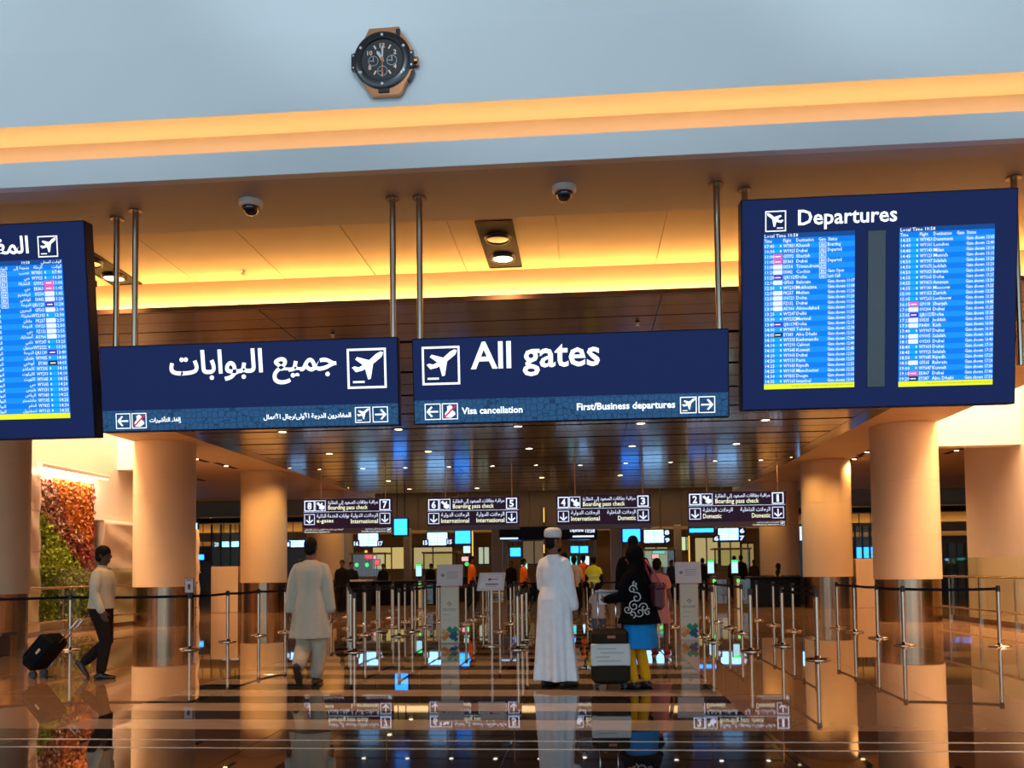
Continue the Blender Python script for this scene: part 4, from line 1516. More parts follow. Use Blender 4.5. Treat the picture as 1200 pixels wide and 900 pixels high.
monitor(224, 613, 231, 631, 40, 'bright screen edge beside the first cream column', 'w', drop=DZ)
monitor(1004, 641, 1026, 654, 42, 'cyan picture screen on the low wall between the right columns', 'b')
monitor(462, 608, 477, 627, 36, 'hanging blue list screen under the lane 8 and 7 sign', 'b', drop=DZ)
monitor(808, 619, 836, 624, 40, 'flat wide blue screen under the Domestic sign', 'b')
monitor(669, 640, 678, 648, 46, 'small blue screen inside the screening gate', 'b')
monitor(679, 640, 689, 648, 46.3, 'second small blue screen inside the screening gate', 'b')
monitor(598, 642, 610, 652, 46, 'small blue screen left of the white robed man', 'b')
monitor(668, 652, 676, 662, 46.6, 'small cyan screen low inside the screening gate', 'c')
monitor(681, 652, 690, 662, 46.9, 'small white screen low inside the screening gate', 'w')
monitor(230, 650, 239, 656, 43, 'small blue screen low between the left columns', 'b')

# screening canopy: black portal with strip lights
a, b = pt(585, 633, Y=41), pt(700, 616, Y=41)
t = thing('screening_canopy', 'black canopy of the screening gate behind the white robed man', 'canopy', ((a.x + b.x) / 2, 42, 0))
w = b.x - a.x
MB().bbox((0, 0, (a.z + b.z) / 2), (w, 2.0, b.z - a.z), .03).build('roof_box', M_COUNTER, t)
for sx in (-w / 2 + .15, w / 2 - .15):
    MB().bbox((sx, .5, a.z / 2), (.22, .4, a.z), .02).build('leg', M_PIER, t)
for x0, x1, y_ in ((586, 607, 631), (671, 696, 628.5)):
    p, q = pt(x0, y_, Y=40.98), pt(x1, y_, Y=40.98)
    MB().box(((p.x + q.x) / 2 - t.location.x, -1.015, (p.z + q.z) / 2), (q.x - p.x, .03, .07)).build('strip_lamp', glow('cool_strip', (.55, .75, 1.0), 1.6), t)
p, q = pt(668, 622, Y=40.98), pt(697, 621, Y=40.98)
m = MB()
write(m, 'Departures', p.x - t.location.x, p.x - t.location.x + (q.x - p.x) * .55, p.z, -1.012, 0, .03, h=.2)
m.build('lettering', M_LTEXT, t)
m = MB()
write(m, '10:58', p.x - t.location.x + (q.x - p.x) * .62, q.x - t.location.x, p.z, -1.012, 0, .03, h=.2)
m.build('clock_digits', M_LTEXT, t)

# kiosk shop with red lights
for i, (x, y_, w_, h_, c_, lab) in enumerate(((432, 652, 9, 6, (1, .02, .06), 'red lit shop sign behind the left queue'), (438, 653, 5, 4, (1, .5, .55), 'small pink lit sign beside the red shop sign'), (441, 659, 8, 6, (1, .04, .08), 'lower red lit sign of the shop'),
                                              (429, 647, 3, 4, (1, .62, .2), 'small orange lamp above the red shop sign'), (545, 655, 8, 5, (1, .45, .5), 'pink lit sign beside the orange shirted attendant'),
                                              (547, 644, 8, 8, (.6, .95, 1), 'pale cyan lit sign above the orange shirted attendant'), (768, 652, 8, 5, (1, .4, .4), 'pink lit sign right of the man in black'), (772, 647, 14, 4, (.1, .6, .6), 'teal lit sign right of the man in black'))):
    ys_ = 49.0 + .22 * i
    p = pt(x, y_, Y=ys_)
    k_ = ys_ / 1050
    t = thing('shop_sign', lab, 'lit sign', (p.x, ys_, p.z))
    MB().bbox((0, .06, 0), (w_ * k_ + .08, .10, h_ * k_ + .08), .01).build('box', M_DARK, t)
    MB().box((0, 0, 0), (w_ * k_, .02, h_ * k_)).build('lit_face', glow('shop_glow_%d' % i, c_, 1.2), t)
    MB().box((0, .08, -(p.z) / 2 - .05), (.06, .05, max(.1, p.z - .1))).build('post', M_DARK, t)

# lane lights and gates
M_GOLD = mat('gold_post', (.62, .36, .14), .3, .85)
M_GLED = glow('green_led', (.02, .95, .15), 2.0)
for i, (px, lab) in enumerate(((492, 'boarding pass gate with lit screen, left of the first kiosk'), (616, 'boarding pass gate with lit screen beside the second orange attendant'),
                               (834.5, 'boarding pass gate with lit screen right of the second kiosk'), (862.5, 'boarding pass gate with lit screen, next to the black desk'))):
    c = pt(px, 713, Z=0)
    t = thing('pass_gate', lab, 'gate', (c.x, c.y, 0), 0, 'boarding pass gates')
    MB().bbox((.05, 0, .50), (.15, .5, 1.0), .03).build('pedestal', M_GOLD, t)
    MB().bbox((.05, 0, 1.02), (.17, .55, .06), .01).build('cap', M_DARK, t)
    MB().bbox((-.02, 0, 1.34), (.26, .10, .50), .03).build('reader_head', M_DARK, t)
    MB().bbox((-.02, -.055, 1.33), (.20, .02, .36), .006).build('reader_screen', glow('reader_blue', (.45, .85, 1.0), 1.2), t)
    MB().bbox((-.02, -.056, 1.54), (.20, .02, .06), .006).build('green_bar', M_GLED, t)
    MB().ball((.05, -.26, .90), .045, 10).build('green_lamp', M_GLED, t, True)
    MB().cyl((-.02, .02, 1.03), (-.02, .02, 1.12), .04).build('neck', M_DARK, t)
    MB().bbox((.30, 0, .55), (.36, .012, .8), .004).build('flap', M_GLASS, t)
for i, (x, y_) in enumerate(((418, 662), (430, 662), (547, 661), (773, 658))):
    p = pt(x, y_, Y=46.2)
    t = thing('pass_lamp', '%s small green lamp on a slim post, counted from the left' % ORD[i], 'lamp', (p.x, 46.2, 0), 0, 'green lane lamps')
    MB().cyl((0, 0, 0), (0, 0, p.z - .1), .04, n=10).build('post', M_DARK, t)
    MB().ball((0, 0, p.z), .10, 10).build('lens', M_GLED, t, True)


def counter(x0, x1, ytop, yy, lab, top=M_COUNTER, d=.9):
    a, b = pt(x0, ytop, Y=yy), pt(x1, ytop, Y=yy)
    t = thing('check_desk', lab, 'desk', ((a.x + b.x) / 2, yy + d / 2, 0))
    w, h = b.x - a.x, a.z
    MB().bbox((0, 0, (h - .06) / 2), (w, d, h - .06), .02).build('carcass', M_COUNTER, t)
    MB().bbox((0, -.04, h - .03), (w + .1, d + .16, .06), .012).build('worktop', top, t)
    n = max(1, int(w / 1.4))
    for i in range(n):
        MB().bbox((-w / 2 + w * (i + .5) / n, -d / 2 - .012, (h - .1) / 2 + .02), (w / n - .03, .02, h - .16), .004).build('front_board', M_COUNTER, t)


counter(394, 428, 680, 29.5, 'black desk with a pale top left of the queue', mat('desk_pale', (.45, .38, .32), .4))
counter(430, 512, 681, 35, 'long black desk behind the left queue')
counter(880, 938, 676, 30.5, 'black desk where the guard in the yellow vest sits')
counter(944, 960, 677, 31.5, 'short black desk beside the right column')
counter(620, 660, 683, 38, 'black desk behind the white robed man')
counter(520, 560, 676, 38.5, 'black desk behind the first kiosk')
counter(770, 800, 676, 38.5, 'black desk behind the second kiosk')

# booth desks with glass along the far counter line
for i, (x0, x1) in enumerate(((412, 452), (496, 536), (752, 792), (838, 880))):
    a, b = pt(x0, 680, Y=44), pt(x1, 680, Y=44)
    t = thing('passport_booth', '%s passport booth of the far counter line, from the left' % ORD[i], 'booth', ((a.x + b.x) / 2, 44.6, 0), 0, 'passport booths')
    w = b.x - a.x
    MB().bbox((0, 0, .55), (w, 1.2, 1.1), .02).build('desk', M_BROWNWALL, t)
    MB().box((0, -.55, 1.65), (w - .06, .02, 1.1)).build('glass_pane', M_GLASS, t)
    for sx in (-w / 2 + .03, w / 2 - .03):
        MB().box((sx, -.55, 1.65), (.06, .06, 1.1)).build('frame_post', M_DARK, t)
    MB().bbox((0, -.1, 2.24), (w + .1, 1.3, .08), .01).build('roof', M_BROWNWALL, t)

# bulkheads and glowing coves seen between the columns, both sides
M_BULK = mat('grey_bulkhead', (.34, .32, .26), .5, var=.05)
for nm, xa, xb in (('left', -27, -13.3), ('right', 9.5, 24)):
    struct(boxs(span(xa, xb, 42.0, 42.4, 4.05, 5.7)), 'trim_bulkhead_' + nm, M_BULK)
    struct(boxs(span(xa, xb, 41.2, 41.9, 3.72, 3.95)), 'trim_dark_' + nm, M_COUNTER)
    struct(boxs(span(xa, xb, 43.4, 43.8, 2.7, 4.0)), 'trim_glow_' + nm, M_CREAM)
    tag(boxs(span(xa + .3, xb - .3, 43.10, 43.14, 3.25, 3.29)).build('led_strip', glow('aisle_led', (1, .5, .08), 9), None), 'warm light strip in the far cove behind the %s columns' % nm, 'light strip')
    struct(boxs(span(xa, xb, 42.9, 43.0, 2.9, 3.34)), 'trim_lip_' + nm, M_BROWNWALL)
    struct(boxs(span(xa, xb, 43.5, 43.7, 0, 2.7)), 'wall_aisle_' + nm, mat('aisle_dark', (.05, .035, .025), .3, var=.3))
for i, (x0, x1, y0, y1, lab) in enumerate(((248, 281, 614, 664, 'dark glass booth between the front left columns'), (1003, 1027, 616, 662, 'dark glass booth between the right columns'), (1113, 1140, 636, 700, 'dark glass booth beyond the wide right column'))):
    a, b = pt(x0, y1, Y=41), pt(x1, y0, Y=41)
    t = thing('glass_booth', lab, 'booth', ((a.x + b.x) / 2, 41, 0))
    w = b.x - a.x
    for k_ in range(3):
        MB().box((-w / 2 + w * (k_ + .5) / 3, 0, (b.z + 1.0) / 2), (w / 3 - .05, .03, b.z - 1.0)).build('glass_pane', M_GLASS, t)
    for k_ in range(4):
        MB().box((-w / 2 + w * k_ / 3, 0, b.z / 2), (.07, .08, b.z)).build('mullion', M_DARK, t)
    MB().box((0, .02, .5), (w, .10, 1.0)).build('lower_board', M_BROWNWALL, t)

# ------------------------------------------------------------------ people
from mathutils.bvhtree import BVHTree


def ik(a, b, l1, l2, pole):
    a, b, pole = Vector(a), Vector(b), Vector(pole)
    d = b - a
    L = min(d.length, (l1 + l2) * .999)
    u = d.normalized()
    x = (l1 * l1 - l2 * l2 + L * L) / (2 * L)
    h = math.sqrt(max(0, l1 * l1 - x * x))
    p = pole - u * pole.dot(u)
    p.normalize()
    return a + u * x + p * h, a + u * L


class Person:
    """a body on its own joints; local +y is where it faces"""

    def __init__(self, label, loc, face, h, hands, feet, lean=0.0, head=(0, 0), skin_i=0, vox=.011, build=1.0, group=None, fingers=True):
        self.t = thing('person', label, 'person', (loc[0], loc[1], 0), -math.radians(face), group)
        self.s = s = h / 1.75
        self.b = build
        self.vox = vox
        self.lean = lean
        self.skin = skin(skin_i)
        self.arms, self.legs = [], []
        S = self.S
        for i, sx in enumerate((-1, 1)):
            hip = S(sx * .095, 0, .92)
            f = feet[i]
            ank = Vector((f[0], f[1], f[2]))
            kn, ank = ik(hip, ank, .435 * s, .425 * s, (sx * .12, 1, 0))
            self.legs.append((hip, kn, ank, f[3]))
            sh = S(sx * .172 * build ** .5, 0, 1.425)
            el, wr_ = ik(sh, hands[i], .295 * s, .265 * s, (sx * .18, -1, -.4))
            self.arms.append((sh, el, wr_))
        self.head_rot = Matrix.Rotation(math.radians(-head[0]), 3, 'Z') @ Matrix.Rotation(math.radians(head[1]), 3, 'X')
        self.neck = S(0, .0, 1.53)
        self.make_body(fingers)

    def S(self, x, y, z):
        s = self.s
        return Vector((x * s, (y + self.lean * max(0, z - .92)) * s, z * s))

    def H(self, x, y, z):
        """point of the head, relative to the top of the neck"""
        return self.neck + self.head_rot @ Vector((x * self.s, y * self.s, z * self.s))

    def rel(self, mb, fn):
        return mb

    def head_ball(self, mb, c, r, n=18):
        b = MB().ball((0, 0, 0), tuple(v * self.s for v in r), n)
        mb.add([self.H(*c) + self.head_rot @ Vector(p) for p in b.v], b.f)

    def make_body(self, fingers):
        s, S = self.s, self.S
        m = MB()
        b = self.b
        m.tube([S(0, 0, .86), S(0, 0, .94), S(0, 0, 1.08), S(0, .005, 1.24), S(0, 0, 1.36), S(0, -.01, 1.44)],
               [(r[0] * s * b, r[1] * s * b) for r in ((.14, .10), (.155, .11), (.135, .095), (.16, .105), (.145, .09), (.07 / b, .056 / b))], 18)
        m.tube([S(0, -.01, 1.40), self.neck + Vector((0, 0, .03 * s))], [.060 * s, .052 * s], 12)
        self.head_ball(m, (0, .0, .115), (.074, .093, .108))
        self.head_ball(m, (0, .03, .045), (.055, .060, .060))
        self.head_ball(m, (0, .058, .125), (.055, .035, .018))           # brow
        m.tube([self.H(0, .085, .125), self.H(0, .108, .085), self.H(0, .092, .078)], [.010 * s, .015 * s, .014 * s], 8)
        self.head_ball(m, (0, .083, .048), (.024, .014, .008), 8)        # lips
        for sx in (-1, 1):
            self.head_ball(m, (sx * .076, -.004, .105), (.012, .020, .031), 10)
        for sh, el, wr_ in self.arms:
            sh_ = sh + Vector((-math.copysign(.015, sh.x) * s, 0, -.034 * s))
            m.tube([sh_, sh.lerp(el, .5), el, el.lerp(wr_, .4), wr_], [.042 * s, .043 * s, .037 * s, .038 * s, .026 * s], 12)
            self.hand(m, el, wr_, fingers)
        for hip, kn, ank, pitch in self.legs:
            m.tube([hip, hip.lerp(kn, .5), kn, kn.lerp(ank, .35), ank], [.085 * s, .072 * s, .052 * s, .053 * s, .035 * s], 14)
            d, up = self.foot_dir(pitch)
            m.tube([ank - d * .035 * s - up * .035 * s, ank + d * .07 * s - up * .045 * s, ank + d * .145 * s - up * .055 * s], [(.034 * s, .034 * s), (.042 * s, .028 * s), (.040 * s, .020 * s)], 12)
        self.body = remeshed(m, 'body', self.skin, self.t, self.vox if not fingers else min(self.vox, .0075), 2)
        for sx in (-1, 1):
            e = MB()
            self.head_ball(e, (sx * .031, .083, .110), (.012, .010, .009), 8)
            e.build('eye', mat('eye_dark', (.03, .02, .02), .2), self.t, True)

    def hand(self, m, el, wr_, fingers):
        s = self.s
        d = (wr_ - el).normalized()
        side = Vector((0, 1, 0)) - d * d.y                        # the palm's width lies fore and aft
        if side.length < .1:
            side = Vector((1, 0, 0))
        side.normalize()
        inn = d.cross(side)
        if inn.x * (wr_.x) > 0:
            inn = -inn                                            # curl towards the body
        m.tube([wr_ - d * .01 * s, wr_ + d * .04 * s, wr_ + d * .085 * s], [(.026 * s, .018 * s), (.040 * s, .016 * s), (.040 * s, .013 * s)], 12, side=side)
        if not fingers:
            m.tube([wr_ + d * .08 * s, wr_ + d * .14 * s + inn * .03 * s], [(.034 * s, .013 * s), (.025 * s, .012 * s)], 10, side=side)
            return
        for i, (o, L) in enumerate(((.031, .072), (.011, .082), (-.010, .075), (-.029, .058))):
            p = wr_ + d * .083 * s + side * o * s
            p1 = p + (d * .9 + inn * .35).normalized() * L * .5 * s
            p2 = p1 + (d * .6 + inn * .8).normalized() * L * .5 * s
            m.tube([p - d * .015 * s, p1, p2], [.0092 * s, .0085 * s, .0075 * s], 8)
        t0 = wr_ + d * .03 * s + side * .034 * s
        t1 = t0 + (d * .6 + side * .6 + inn * .3).normalized() * .04 * s
        m.tube([t0 - d * .012 * s, t1, t1 + (d * .9 + inn * .4).normalized() * .03 * s], [.013 * s, .011 * s, .009 * s], 8)

    def foot_dir(self, pitch):
        a = math.radians(pitch)
        return Vector((0, math.cos(a), -math.sin(a))), Vector((0, math.sin(a), math.cos(a)))

    def shoes(self, m, sole=.0):
        s = self.s
        for i, (hip, kn, ank, pitch) in enumerate(self.legs):
            d, up = self.foot_dir(pitch)
            mb_ = MB().tube([ank - d * .055 * s - up * .045 * s, ank + d * .02 * s - up * .040 * s, ank + d * .11 * s - up * .050 * s, ank + d * .18 * s - up * .056 * s],
                            [(.036 * s, .038 * s), (.042 * s, .044 * s), (.048 * s, .030 * s), (.040 * s, .022 * s)], 16)
            mb_.tube([ank - up * .03 * s, ank + up * .02 * s], [.045 * s, .042 * s], 12)
            o = remeshed(mb_, 'shoe', m, self.t, max(.009, self.vox), 2)

    def torso(self, mb_, hem, prof, fold=None, n=56):
        """prof: (z, rx, ry, y) from the hem up"""
        s = self.s
        mb_.tube([self.S(0, p[3], p[0]) if p[0] > .5 else Vector((self.foot_mid.x * (1 - p[0] / .9), (p[3]) * s + self.foot_mid.y * (1 - p[0] / .9), p[0] * s)) for p in prof],
                 [(p[1] * s, p[2] * s) for p in prof], n, fold=fold, round_=False)

    @property
    def foot_mid(self):
        a, b = self.legs[0][2], self.legs[1][2]
        return (a + b) / 2

    def sleeves(self, mb_, to=1.0, r=(.066, .062, .055, .046), past=0.0):
        s = self.s
        for sh, el, wr_ in self.arms:
            inner = Vector((-math.copysign(.07, sh.x) * s, 0, -.012 * s))
            down = Vector((-math.copysign(.012, sh.x) * s, 0, -.030 * s))
            L = [sh + inner, sh + down, sh.lerp(el, .3) + down * .4, sh.lerp(el, .6)]
            R = [r[0] * s * .74, r[0] * s * .80, r[0] * s * .92, r[1] * s]
            if to > .55:
                L += [el, el.lerp(wr_, max(.05, (to - .55) / .45) * (.90 + past))]
                R += [r[2] * s, r[3] * s]
            mb_.tube(L, R, 18)

    def shirt(self, m, hem=.88, to=1.0, name='shirt', rx=.0, r=(.066, .062, .055, .046), flare=.0, fold=None):
        b = self.b
        mb_ = MB()
        self.torso(mb_, hem, [(hem, (.172 + flare) * b, (.125 + flare) * b, .0), (max(hem + .02, 1.0), .170 * b + flare * .6, .125 * b + flare * .6, 0), (1.12, .160 * b, .118 * b, .0), (1.26, .182 * b, .126 * b, .004), (1.36, .190 * b, .115 * b, 0), (1.415, .165 * b, .098 * b, -.004), (1.455, .110, .080, -.008), (1.485, .066, .062, -.01)], fold)
        self.sleeves(mb_, to, r)
        mb_.tube([self.S(0, -.01, 1.45), self.S(0, -.006, 1.505)], [.066 * self.s, .062 * self.s], 18, round_=False)
        return remeshed(mb_, name, m, self.t, self.vox, 3)

    def trousers(self, m, baggy=1.0, end=0.0, name='trousers'):
        s, b = self.s, self.b
        mb_ = MB()
        mb_.tube([self.S(0, 0, .84), self.S(0, 0, .92), self.S(0, 0, 1.0)], [(.155 * s * b, .112 * s * b), (.168 * s * b, .122 * s * b), (.162 * s * b, .115 * s * b)], 24)
        for hip, kn, ank, p in self.legs:
            e = kn.lerp(ank, .90 - end)
            mb_.tube([hip + Vector((0, 0, .02 * s)), hip.lerp(kn, .5), kn, kn.lerp(ank, .4), e], [.098 * s * b, .088 * s * baggy, .072 * s * baggy, .068 * s * baggy, .060 * s * baggy], 20)
        return remeshed(mb_, name, m, self.t, self.vox, 3)

    def robe(self, m, hem=.07, base=(.26, .20), mid=(.20, .15), name='robe', sleeve=(.072, .07, .066, .060), to=1.0, folds=.05, k=7):
        ph = random.uniform(0, 6)

        def fold(i, a):
            g = (1, .75, .5, .3, .12, .04, 0, 0, 0, 0, 0)[min(i, 10)]
            return 1 + folds * g * (math.sin(k * a + ph) + .5 * math.sin((2 * k + 1) * a + ph * 2))
        b = self.b
        mb_ = MB()
        z = hem
        P = []
        for f in (0, .25, .5, .75, 1):
            zz = hem + (.98 - hem) * f
            P.append((zz, base[0] + (mid[0] - base[0]) * f, base[1] + (mid[1] - base[1]) * f, 0))
        P += [(1.12, .172 * b, .128 * b, 0), (1.26, .188 * b, .130 * b, .004), (1.36, .192 * b, .118 * b, 0), (1.415, .168 * b, .100 * b, -.004), (1.455, .112, .082, -.008), (1.487, .068, .064, -.01)]
        self.torso(mb_, hem, P, fold, 72)
        self.sleeves(mb_, to, sleeve)
        return remeshed(mb_, name, m, self.t, self.vox, 2)

    def hair(self, m, name='hair', big=1.0, beard=False):
        mb_ = MB()
        self.head_ball(mb_, (0, -.014, .142), (.081 * big, .094 * big, .092 * big))
        self.head_ball(mb_, (0, -.040, .085), (.074 * big, .062 * big, .075 * big))
        for sx in (-1, 1):
            self.head_ball(mb_, (sx * .066, .012, .115), (.013, .022, .04), 10)
        if beard:
            self.head_ball(mb_, (0, .045, .015), (.050, .050, .036))
        return remeshed(mb_, name, m, self.t, max(.008, self.vox * .7), 1)


HAIR = mat('hair_black', (.006, .005, .005), .6, var=.3, scale=40, spec=.12)
SHOE = mat('shoe_black', (.015, .012, .012), .35)
A0 = .085


def at_floor(px, py):
    c = pt(px, py, Z=0)
    return (c.x, c.y)


# man walking with a trolley case
lx, ly = at_floor(118, 795)
p = Person('man in a cream shirt and dark trousers walking and pulling a black trolley case', (lx, ly), 82, 1.69, ((-.22, -.17, .80), (.24, .10, .86)),
           ((-.09, -.26, .19, 52), (.085, .03, .075, 0)), lean=.03, head=(6, -4), skin_i=1, vox=.009, build=1.2)
p.shirt(cloth('cream_shirt', (.62, .55, .38)), .93, 1.0, flare=.012, r=(.075, .074, .066, .052))
p.trousers(cloth('dark_brown', (.022, .016, .014)), 1.08)
p.hair(HAIR, big=1.1)
p.shoes(SHOE)
mb = MB()
for sx in (-1, 1):
    mb.tube([p.S(sx * .05, .07, 1.47), p.S(sx * .06, .15, 1.30), p.S(sx * .01, .17, 1.08)], [.006] * 3, 6)
mb.build('lanyard', mat('lanyard_grey', (.40, .36, .30), .6), p.t, True)
# trolley case
wp = pt(45, 797, Y=ly + .12)
tr = thing('trolley_case', 'small black trolley case tilted behind the man in the cream shirt', 'suitcase', (wp.x, ly + .12, 0))
Rt = Matrix.Rotation(math.radians(-49), 3, 'Y')                    # local x runs up along the case


def on(v):
    return Rt @ Vector(v) + Vector((0, 0, .05))


M_BAG = mat('black_nylon', (.007, .007, .008), .7, bump=.1, scale=40, spec=.1)
q = MB().bbox((.27, 0, .12), (.50, .36, .22), .04)
q.v = [tuple(on(v)) for v in q.v]
q.build('shell', M_BAG, tr)
q = MB().bbox((.27, 0, .245), (.40, .28, .05), .02)
q.v = [tuple(on(v)) for v in q.v]
pk_ = q.build('front_pocket', M_BAG, tr)
q = MB().bbox((.30, -.188, .12), (.08, .008, .03), .003)
q.v = [tuple(on(v)) for v in q.v]
q.build('badge', mat('badge_peach', (.75, .50, .35), .4), tr)
for sy in (-.12, .12):
    MB().cyl(on((.50, sy * .5, .03)), on((1.0, sy * .5, .03)), .009, n=10).build('handle_tube', M_CHROME, tr, True)
    MB().cyl(Vector((0, sy - .02, .048)) + Vector((.0, 0, 0)), Vector((0, sy + .02, .048)), .048, n=18).build('wheel', M_DARK, tr, 'auto')
MB().tube([on((1.0, -.08, .03)), on((1.0, .08, .03))], [.016, .016], 10).build('grip', M_DARK, tr, True)

# man in grey tunic walking away
lx, ly = at_floor(364, 802)
p = Person('man in a pale grey tunic and baggy trousers walking away toward the lanes', (lx, ly), 2, 1.74, ((-.27, -.03, .83), (.255, .03, .84)),
           ((-.045, -.30, .23, 60), (.055, .02, .075, 0)), lean=.03, head=(0, 0), skin_i=0, vox=.009, build=1.04)
G_ = cloth('grey_tunic', (.50, .43, .33))
p.robe(G_, .55, (.235, .17), (.205, .145), 'tunic', (.076, .072, .064, .054), folds=.09, k=4)
p.trousers(cloth('grey_trousers', (.46, .39, .29)), 1.35, .04)
p.hair(HAIR)
p.shoes(mat('sandal_brown', (.035, .02, .015), .5))

# man in white robe
lx, ly = at_floor(651, 804)
p = Person('man in a long white robe and embroidered white cap standing beside the suitcase', (lx, ly), 42, 1.77, ((-.12, .20, 1.02), (.215, .11, .87)),
           ((-.11, -.02, .075, 0), (.11, .05, .075, 0)), head=(22, 0), skin_i=0, vox=.009, build=1.0)
W_ = cloth('white_robe', (.86, .87, .90))
p.robe(W_, .075, (.275, .215), (.215, .165), 'robe', (.080, .074, .066, .058), folds=.14, k=6)
p.hair(HAIR, beard=True)
p.shoes(mat('sandal_brown', (.035, .02, .015), .5))
mb = MB()
prof_ = [(.084, .0), (.091, .03), (.090, .075), (.078, .10), (.045, .118), (.004, .122)]
cap = MB().lathe([(r, h) for r, h in prof_], n=40)
mb.add([p.H(v[0], v[1] * 1.14 - .008, v[2] + .145) for v in cap.v], cap.f)
cm = mat('cap_embroidered', (.72, .70, .66), .8, var=.25, scale=70, bump=.4)
mb.build('cap', cm, p.t, True)

# woman with the suitcase
lx, ly = at_floor(751, 806)
p = Person('woman in black headscarf and shawl over a blue tunic and yellow trousers holding a paper', (lx, ly), -52, 1.57, ((-.17, .33, .98), (.10, .33, 1.0)),
           ((-.085, .03, .07, 0), (.085, -.02, .07, 0)), lean=.08, head=(-14, -14), skin_i=2, vox=.009, build=1.06)
BK = cloth('black_shawl', (.004, .004, .005))
sh = p.robe(BK, .80, (.30, .25), (.25, .20), 'shawl', (.085, .085, .075, .06), folds=.04, k=4)
mb = MB()
p.torso(mb, .48, [(.50, .255, .205, 0), (.70, .235, .185, 0), (.90, .20, .15, 0), (1.05, .16, .115, 0)], lambda i, a: 1 + .03 * math.sin(6 * a), 60)
remeshed(mb, 'tunic', cloth('azure', (.015, .24, .62)), p.t, .01, 2)
p.trousers(cloth('mustard', (.80, .37, .01)), 1.05)
p.shoes(mat('shoe_brown', (.03, .016, .012), .45))
mb = MB()
p.head_ball(mb, (0, -.022, .125), (.102, .120, .128))
p.head_ball(mb, (0, -.035, .03), (.088, .085, .10))
mb.tube([p.H(0, -.02, .03), p.S(0, -.02, 1.40), p.S(0, -.015, 1.30)], [(.085, .085), (.135, .105), (.17, .12)], 24)
remeshed(mb, 'headscarf', BK, p.t, .01, 3)
# silver embroidery lying on the shawl
bpy.context.view_layer.update()
mw = sh.parent.matrix_world
bv = BVHTree.FromPolygons([mw @ v.co for v in sh.data.vertices], [tuple(f.vertices) for f in sh.data.polygons])
inv = mw.inverted()
mb = MB()


def swirl(cx, cz, r0, turns, a0, sgn=1):
    P = []
    for i in range(26):
        f = i / 25
        a = a0 + sgn * turns * 2 * math.pi * f
        r = r0 * (1 - .8 * f)
        x, z = cx + r * math.cos(a), cz + r * math.sin(a)
        h = bv.ray_cast(Vector((x, ly - 2, z)), Vector((0, 1, 0)))
        if h[0] is not None:
            P.append(inv @ (h[0] + Vector((0, -.004, 0))))
    if len(P) > 3:
        mb.tube(P, [.0065] * len(P), 6)


e0 = lx - .06
for a in ((e0 - .02, 1.10, .05, 1.2, 0), (e0 + .02, 1.01, .06, 1.1, 2, -1), (e0 - .01, .92, .06, 1.3, 1), (e0 + .10, .90, .055, 1.2, 3, -1), (e0 - .08, .88, .045, 1.2, 0, -1), (e0 + .05, .85, .05, 1.0, 4), (e0 + .14, .85, .04, 1.1, 1), (e0 + .01, 1.16, .03, 1, 2), (e0 - .03, .83, .04, 1, 5)):
    swirl(*a)
mb.build('embroidery', mat('silver_thread', (.62, .62, .60), .5), p.t, True)
lp = inv @ Vector((0, 0, 0))
hb = thing('handbag', 'dark red shoulder bag hanging behind the woman in the black shawl', 'bag', (lx + .20, ly - .08, 1.02), math.radians(20))
b_ = MB().bbox((0, 0, 0), (.12, .22, .29), .05)
b_.v = [(v[0], v[1], v[2] - .03 * (v[1] / .13) ** 2) for v in b_.v]
M_MAROON = mat('maroon_leather', (.09, .014, .022), .5, bump=.1)
b_.build('pouch', M_MAROON, hb)
MB().bbox((0, 0, .11), (.13, .23, .09), .03).build('flap', M_MAROON, hb)
MB().tube([(0, -.11, .12), (-.10, -.09, .30), (-.15, -.02, .40), (-.10, .09, .32), (0, .12, .12)], [.012] * 5, 8).build('strap', mat('magenta_strap', (.30, .03, .10), .5), hb, True)
# paper in her hand
pp = thing('paper_sheet', 'folded white paper in the hand of the woman in black', 'paper', (lx - .40, ly + .09, 1.02), math.radians(-20))
mb = MB().add([(-.07, 0, -.09), (.07, .02, -.09), (.09, .03, .06), (-.05, .0, .08), (-.07, .004, -.09), (.07, .024, -.09), (.09, .034, .06), (-.05, .004, .08)], [(0, 1, 2, 3), (7, 6, 5, 4), (0, 4, 5, 1), (1, 5, 6, 2), (2, 6, 7, 3), (3, 7, 4, 0)])
mb.build('sheet', mat('paper_bright', (.80, .80, .80), .6), pp)

# big suitcase
c = pt(716, 809, Z=0)
su = thing('suitcase', 'grey brown suitcase with raised handle and a white paper wrap', 'suitcase', (c.x, c.y + .13, 0), math.radians(4))
M_CASE = mat('olive_nylon', (.024, .018, .011), .7, bump=.12, scale=60, spec=.1)
MB().bbox((0, 0, .36), (.42, .27, .60), .05).build('shell', M_CASE, su)
MB().bbox((-.0, -.145, .57), (.36, .05, .13), .02).build('upper_pocket', M_CASE, su)
MB().bbox((0, -.145, .28), (.36, .05, .38), .02).build('lower_pocket', M_CASE, su)
wr_ = MB().bbox((-.01, -.150, .39), (.43, .055, .24), .012)
wr_.build('paper_wrap', mat('wrap_paper', (.62, .63, .60), .5, bump=.5, scale=9, var=.08), su)
m = MB()
for i, (a, b) in enumerate(((-.16, .05), (-.12, .13), (-.17, -.02), (-.16, .10))):
    m.rect(a, .455 - .045 * i, b, .462 - .045 * i, -.1785)
m.build('wrap_print', mat('ink_grey3', (.20, .20, .22), .6), su)
MB().bbox((0, -.175, .585), (.09, .01, .03), .003).build('badge', mat('badge_red', (.40, .08, .05), .4), su)
for sx in (-.10, .10):
    MB().cyl((sx - .02, .09, .62), (sx - .02, .09, 1.07), .011, n=12).build('handle_tube', M_CHROME, su, True)
